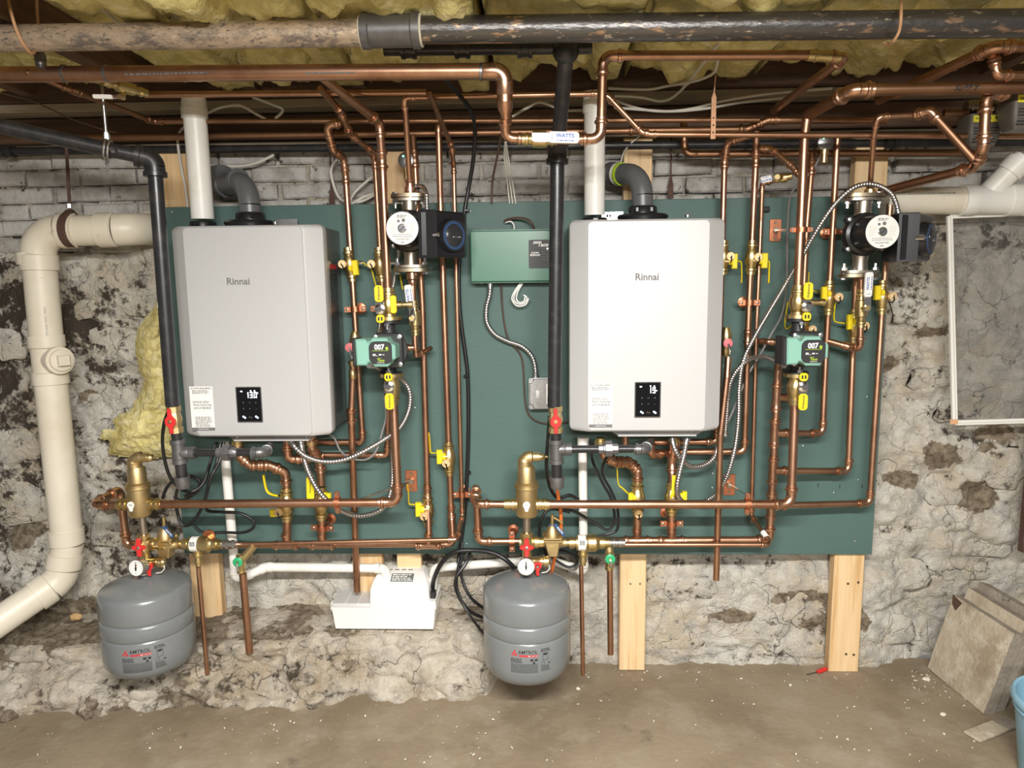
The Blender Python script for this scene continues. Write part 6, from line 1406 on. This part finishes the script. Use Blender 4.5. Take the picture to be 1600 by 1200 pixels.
cable('appliance_cable', 'black cord from the left gas valve down to the tangle', 'cord', 'rubber', 5.6, [(262, 645, .30), (256, 665, .28), (254, 695, .26), (260, 730, .24), (270, 752, .22), (285, 765, .20), (300, 768, .18), (318, 755, .16), (328, 725, .14), (338, 690, .12)])
cable('appliance_cable', 'black cord loop tangled above the left copper main', 'cord', 'rubber', 5.2, [(350, 690, .13), (343, 720, .15), (330, 745, .17), (322, 775, .17), (312, 800, .16), (298, 818, .15), (285, 820, .15), (277, 800, .15), (275, 775, .15), (283, 752, .15), (300, 745, .15), (312, 752, .15), (308, 768, .15), (288, 775, .16)])
cable('appliance_cable', 'black cord looping out to the right below the left copper main', 'cord', 'rubber', 4.8, [(345, 690, .12), (338, 725, .14), (325, 760, .16), (322, 795, .16), (345, 800, .16), (375, 802, .15), (394, 812, .14), (396, 824, .14), (380, 832, .14), (350, 832, .14), (318, 832, .15), (303, 822, .15)])
cable('appliance_cable', 'black cord loop left of the iron drip leg', 'cord', 'rubber', 5.0, [(254, 778, .14), (262, 760, .15), (278, 746, .14), (300, 744, .13), (312, 755, .13), (306, 770, .14), (285, 782, .15), (272, 776, .15)])
cable('appliance_cable', 'black cord descending left of the right gas valve', 'cord', 'rubber', 6, [(859, 650, .24), (856, 690, .22), (854, 730, .20), (860, 762, .18), (872, 778, .16), (890, 774, .15), (904, 780, .14)])
cable('appliance_cable', 'black cord weaving behind the right air separator', 'cord', 'rubber', 5, [(890, 800, .13), (860, 795, .14), (846, 812, .15), (843, 838, .14), (850, 858, .12), (858, 880, .10)])
cable('appliance_cable', 'black cord pair dropping right of the right gas tee', 'cord', 'rubber', 4.6, [(960, 700, .20), (944, 722, .16), (942, 742, .15), (954, 765, .14), (964, 790, .13), (966, 818, .13), (962, 830, .13), (945, 836, .13), (925, 840, .12)])
cable('appliance_cable', 'black cord slanting from the right condensate line', 'cord', 'rubber', 4.6, [(922, 690, .12), (926, 720, .13), (940, 752, .14), (955, 780, .14), (960, 812, .13), (950, 828, .13), (930, 818, .12), (900, 800, .12), (880, 796, .12)])
cable('appliance_cable', 'black cord loop under the right backflow preventer', 'cord', 'rubber', 4.6, [(872, 860, .12), (885, 862, .11), (900, 872, .11), (900, 882, .11), (888, 886, .11), (872, 878, .10), (862, 870, .10)])
cable('orange_cable', 'orange cord dropping behind the right copper main', 'cord', 'wire_orange', 5.5, [(870, 758, .20), (872, 775, .19), (876, 800, .17), (876, 830, .15), (870, 855, .13), (866, 875, .11), (862, 895, .08)])
W_ = [('first', [(815, 442, .03), (806, 456, .03), (803, 468, .04), (810, 475, .04), (820, 473, .04), (823, 465, .04), (818, 461, .04)]), ('second', [(817, 442, .03), (809, 456, .035), (807, 468, .045), (813, 473, .045), (819, 470, .045), (820, 464, .045)]), ('third', [(813, 442, .03), (803, 457, .03), (800, 468, .04), (808, 478, .04), (821, 476, .04), (826, 466, .04)])]
for n_, p in W_: cable('signal_cable', {'first': 'middle white wire of the curl under the control box', 'second': 'inner white wire of the curl under the control box', 'third': 'outer white wire of the curl under the control box'}[n_], 'cable', 'plastic_white', 2.4, p, 'white wires under the control box')
cable('signal_cable', 'brown wire bowing over the control box top', 'cable', 'wire_brown', 3.4, [(788, 345, .02), (800, 341, .03), (818, 341, .04), (830, 347, .05), (835, 360, .04)])
cable('signal_cable', 'white wire peeking over the control box top', 'cable', 'plastic_white', 2.2, [(790, 348, .02), (798, 346, .03), (803, 352, .03), (803, 361, .04)])
cable('signal_cable', 'dark wire pair hanging left of the right gas drop', 'cable', 'wire_brown', 4, [(783, 212, .10), (778, 240, .06), (770, 280, .02), (768, 318, .005)])
for i, dx in enumerate((-3, 0, 3)): cable('signal_cable', ('left', 'middle', 'right')[i]+' of three white wires hanging beside the right gas drop', 'cable', 'wire_white', 2.4, [(790+dx*.3, 222, .12), (791+dx, 245, .06), (796+dx*1.3, 280, .02), (801+dx*1.6, 318, .005)], 'white wires beside the right gas drop')
NM = [('grey cable draped over the rim at the left vent', [(318, 180, .06), (345, 168, .05), (375, 165, .05), (400, 178, .05), (415, 186, .05)]), ('grey cable slanting behind the left vent', [(395, 152, .05), (425, 163, .06), (442, 172, .06), (430, 185, .05)]), ('grey cable stapled along the left pine stud', [(288, 198, .0), (278, 215, -.005), (282, 255, -.005), (289, 290, -.005), (294, 326, -.005)]),
      ('cable bowing behind the grey left exhaust bend', [(325, 258, -.02), (370, 260, -.03), (400, 255, -.03), (428, 242, -.03)]), ('white cable looping over the board\'s top left of the risers', [(530, 245, -.03), (518, 262, -.03), (520, 285, -.03), (533, 312, -.03), (560, 316, -.03), (585, 305, -.03)]), ('white cable fanning right over the board top', [(545, 318, -.03), (555, 300, -.03), (580, 278, -.03), (600, 268, -.03)]), ('second white cable fanning right over the board top', [(548, 320, -.02), (568, 308, -.03), (590, 302, -.03), (605, 305, -.03)]),
      ('pale cable crossing the ceiling joist at top left', [(132, -8, .64), (150, 8, .62), (172, 24, .60), (200, 42, .5), (300, 88, .2), (330, 100, .15)]), ('thin dark wire swagging along the left sill', [(-10, 143, .2), (50, 158, .15), (110, 185, .1), (160, 202, .06), (182, 208, .05)]),
      ('white cable drooping from the joist behind the copper loop', [(960, 150, .05), (1000, 152, .05), (1035, 158, .05), (1060, 145, .06), (1090, 110, .2), (1130, 62, .34), (1160, 55, .4)]), ('second white cable drooping from the joist', [(950, 138, .04), (1010, 140, .04), (1045, 134, .06), (1080, 128, .15), (1105, 120, .2), (1118, 110, .25), (1122, 90, .3)]), ('long grey cable dipping along the right sill', [(955, 155, .03), (1000, 170, .03), (1040, 174, .03), (1080, 170, .03), (1130, 158, .03), (1200, 147, .03), (1300, 138, .03)]),
      ('lower grey cable dipping along the right sill', [(960, 168, .03), (1010, 172, .03), (1050, 174, .03), (1100, 170, .03), (1160, 160, .03), (1240, 152, .03)]), ('white cable slanting between the gas drop and the loop', [(800, 182, .04), (825, 168, .04), (845, 160, .04), (880, 172, .04), (920, 172, .04)]), ('thin white wire on the knotty stud\'s head', [(1000, 212, .0), (985, 225, -.01), (974, 240, -.01), (968, 262, -.01)]),
      ('black cable at the ceiling behind the iron main', [(610, -6, .66), (622, 14, .63), (640, 40, .52), (665, 70, .42)])]
for lab, p in NM: cable('house_cable', lab, 'cable', 'wire_brown' if 'dark' in lab else ('rubber' if 'black' in lab else 'wire_white'), 4.2 if 'thin' not in lab else 2.4, p, 'house wiring cables')
# pressure/temperature sensors with small lights
def sensor(lab, px, py, d):
    fr = FR(px, py, d); t = thing('aquastat_disc', lab, 'sensor', fr.p(0, -12, 0), 'round grey sensors behind the risers')
    MB().flathe(fr, (0, 0, 0), 'w', [(-8, 10), (-6, 12.5), (-1, 12.5), (0, 11)], 24).build('disc', 'steel_dark', t); MB().flathe(fr, (-4, 6, 0), 'w', [(0, 1.6), (.8, 1.2)], 8).build('light', 'led_green', t)
    MB().flathe(fr, (0, -12, -6), 'v', [(-18, 5), (-4, 5), (-4, 6.5), (2, 6.5), (2, 4)], 12).build('brass_stem', 'brass', t)
sensor('grey sensor disc with green light behind the left thin drop', 634, 250, .085)
sensor('grey sensor disc with green light at right under the thin line', 1291, 222, .10)
# ================================================================== RIGHT CORNER OBJECTS
def slab_thing(lab, A, B, C, D, thick, nrm, mats=('slab', 'slab_edge'), group='stone slabs leaning in the right corner'):
    m = MB(); A, B, C, D = [Vector(q) for q in (A, B, C, D)]; n = nrm.normalized()*thick
    N = 14; 
    def rough(p, i, j): return p+nrm.normalized()*.0025*fbm(p*9, 3)
    for i in range(N+1):
        for j in range(N+1):
            u, v = i/N, j/N; p = A.lerp(B, u).lerp(D.lerp(C, u), v); m.v.append(rough(p, i, j))
    for i in range(N):
        for j in range(N):
            a = i*(N+1)+j; m.f.append((a, a+1, a+N+2, a+N+1))
    b = len(m.v); m.v += [A-n, B-n, C-n, D-n]
    t = thing('stone_slab', lab, 'slab', min((A, B, C, D), key=lambda p: p.z), group)
    m.build('face', mats[0], t, smooth=60) if False else None
    e = MB(); row = [i*(N+1) for i in range(N+1)]
    m.f.append((b+3, b+2, b+1, b))
    s0 = [i*(N+1) for i in range(N+1)]; s1 = [N*(N+1)+j for j in range(N+1)]; s2 = [i*(N+1)+N for i in range(N, -1, -1)]; s3 = [j for j in range(N, -1, -1)]
    face = MB(); face.v = [v.copy() for v in m.v[:b]]; face.f = [f for f in m.f if max(f) < b]; face.build('face', mats[0], t, smooth=180)
    e.v = [v.copy() for v in m.v]; e.f = [tuple(s0+[b+1, b]), tuple(s1+[b+2, b+1]), tuple(s2+[b+3, b+2]), tuple(s3+[b, b+3]), (b+3, b+2, b+1, b)]; e.build('edge', mats[1], t, smooth=0)
    return t
# slabs stand on the floor along an edge running into the room, leaning to the right
A_ = PF(1449, 1043, .002); B_ = PF(1537, 1115, .002); D_ = P(1490, 929, -.05); C_ = P(1585, 990, .20)
nr = (B_-A_).cross(D_-A_); nr = nr if nr.x < 0 else -nr
s1_ = slab_thing('square stone slab leaning in front in the right corner', A_, B_, C_, D_, .036, nr)
off = nr.normalized()*-.040; off.z = 0
s2_ = slab_thing('second stone slab directly behind the front one', A_+off+V(.0, -.01, 0), B_+off+V(.0, .012, 0), C_+off+V(.006, .012, .03), D_+off+V(.006, -.01, .03), .04, nr)
off = nr.normalized()*-.088; off.z = 0
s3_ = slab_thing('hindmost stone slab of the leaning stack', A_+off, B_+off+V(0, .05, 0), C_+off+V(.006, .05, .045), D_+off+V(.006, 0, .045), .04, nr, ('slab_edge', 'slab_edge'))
f = Fr(D_, (C_-D_).normalized(), (D_-A_).normalized(), nr.normalized(), 1); MB().prism(f, [(0, 0), (.045, -.01), (.03, -.045), (.01, -.03)], .001, .0035).build('tar_patch', 'rust_strap', s1_, smooth=0)
def bucket():
    k = 1; c = PF(1648, 1240, 0); c = P(1594, 1108, .55)+V(.153, 0, 0); c.z = 0; t = thing('plastic_bucket', 'pale blue plastic bucket at the right border', 'bucket', c)
    p = [(a*.80, b) for a, b in [(0, .0), (0, .115), (.01, .118), (.27, .142), (.275, .150), (.285, .152), (.30, .150), (.305, .146), (.30, .140), (.27, .137), (.02, .112), (.018, 0)]]
    m = MB(); m.lathe(c, V(0, 0, 1), p, 40); m.build('shell', 'bucket_blue', t); m = MB(); m.torus(c+V(0, 0, .204), V(0, 0, 1), .1415, .004, 40, 8); m.build('rim_band', 'bucket_blue', t)
    return t
bucket()
a = PF(1520, 1152, .004); b_ = PF(1582, 1128, .004); e = (b_-a).normalized(); f = Fr(a.lerp(b_, .5), e, V(0, 0, 1).cross(e), V(0, 0, 1), 1); L = (b_-a).length/2
t = thing('wood_scrap', 'thin wooden offcut lying by the bucket', 'offcut', f.o); MB().box(f, -L*1.05, L*.35, -.026, .026, 0, .007, .001).build('bare_wood', 'slab', t, smooth=0); MB().box(f, L*.35, L*1.0, -.026, .026, 0, .007, .001).build('dark_end', 'slab_edge', t, smooth=0)
sd = thing('screwdriver', 'small red screwdriver lying at the right stud\'s foot', 'screwdriver', PF(1280, 1048, 0)); a = PF(1291, 1045, .008); b_ = PF(1277, 1050, .008); cc = PF(1261, 1054, .006)
MB().tube([a, a.lerp(b_, .5), b_], [.007, .0085, .006], 10).build('handle', 'red', sd); MB().tube([b_, cc], .002, 8).build('blade', 'steel_dark', sd)
m = MB(); f = FR(1600, 800, -.02); m.box(f, -5, 12, -62, 240, 0, 12, 1); m.build('timber_post', 'rust_strap', None, 'dark brown post at the right border behind the slabs', 'post', smooth=0)
# storm window panel leaning on the wall
sw = thing('window_panel', 'clear panel in a thin white frame against the right wall', 'window panel', P(1490, 660, .04))
def bar(p0, p1, w, th, nm='frame_bar'):
    e = (p1-p0).normalized(); n = V(0, -1, 0); n = (n-e*n.dot(e)).normalized(); f = Fr(p0, e, n.cross(e), n, 1); L = (p1-p0).length
    b0 = MB().box(f, 0, L, -w, w, 0, th, .002).build(nm, 'white_paint', sw, smooth=0); MB().box(f, .004, L-.004, -w*.25, w*.25, th-.001, th+.0008).build('groove', 'wire_white', b0, smooth=0)
p00, p01, p10 = P(1490, 660, .035), P(1482, 338, .01), P(1665, 655, .035); p11 = p10+(p01-p00)
bar(p00, p01, .0085, .012); bar(p00, p10, .0085, .012); bar(p01, p11, .0085, .012); bar(p10, p11, .0085, .012)
m = MB(); m.v = [p+V(0, -.004, 0) for p in (p00, p10, p11, p01)]+[p+V(0, -.001, 0) for p in (p00, p10, p11, p01)]; m.f = [(0, 1, 2, 3), (7, 6, 5, 4), (0, 1, 5, 4), (2, 3, 7, 6), (1, 2, 6, 5), (3, 0, 4, 7)]; m.build('pane', 'glass_grey' if 'glass_grey' in MT else 'glass_clear', sw, smooth=0)
f = FR(1490.5, 659, .05); MB().box(f, -6, 6, -4, 4, 0, .6).build('corner_tape', 'wire_tan', sw, smooth=0)
# small loose things
m = MB(); c = PF(119, 968, .215); m.sphere(c+V(0, 0, .01), .018, 10, 7, (1.3, .8, .8))
for v in m.v: v += V(1, 1, 1)*.004*fbm(v*60, 2)
m.build('cork_chunk', 'cork', None, 'tan cork chunk on the ledge left of the left tank', 'cork')
m = MB(); f = FR(1190, 300, .0); m = MB(); f = FR(1194, 327, .012); m.box(f, -6, 8, -4, 4, -1, 3, 1); m.build('pipe_clip', 'plastic_black', None, 'small black clip on the thin makeup line\'s top', 'clip', smooth=0)
def chips():
    rnd = random.Random(4); m = MB()
    spots = [(rnd.uniform(380, 1560), rnd.uniform(1085, 1195)) for _ in range(150)]+[(rnd.gauss(1465, 25), rnd.gauss(1065, 14)) for _ in range(70)]+[(rnd.uniform(900, 1440), rnd.gauss(1055, 10)) for _ in range(80)]+[(rnd.uniform(20, 780), rnd.uniform(1112, 1195)) for _ in range(60)]
    for px, py in spots:
        p = PF(px, py, .003)
        if p.y > .03 or (p.x < 1.2 and p.y > -ledge_front(p.x)-.03): continue
        s = .0016+.0022*rnd.random()**3
        b = len(m.v)
        for q in range(5): m.v.append(p+V(rnd.uniform(-1, 1), rnd.uniform(-1, 1), rnd.uniform(-.5, .9))*s*1.6)
        m.f += [(b, b+1, b+2), (b, b+2, b+3), (b, b+3, b+4), (b+1, b+2, b+4), (b+2, b+3, b+4)]
    m.build('plaster_crumbs', 'crumb', None, 'scatter of pale plaster crumbs across the floor', 'debris', None, 'stuff', smooth=0)
chips()
for px, py, s, lab in ((1448, 1061, .012, 'largest white plaster flake beside the slab\'s toe'), (903, 1076, .008, 'white plaster flake right of the right tank'), (1474, 1116, .009, 'flat pale chip in front of the leaning slabs')):
    rnd = random.Random(px); p = PF(px, py, .003); m = MB(); f = Fr(p, V(1, 0, 0), V(0, 1, 0), V(0, 0, 1), 1); m.prism(f, [(s*rnd.uniform(.6, 1.3)*math.cos(a), s*.8*rnd.uniform(.6, 1.3)*math.sin(a)) for a in [i*math.pi/4 for i in range(8)]], -.002, .004, .001); m.build('plaster_flake', 'crumb', None, lab, 'debris', 'plaster flakes', smooth=0)
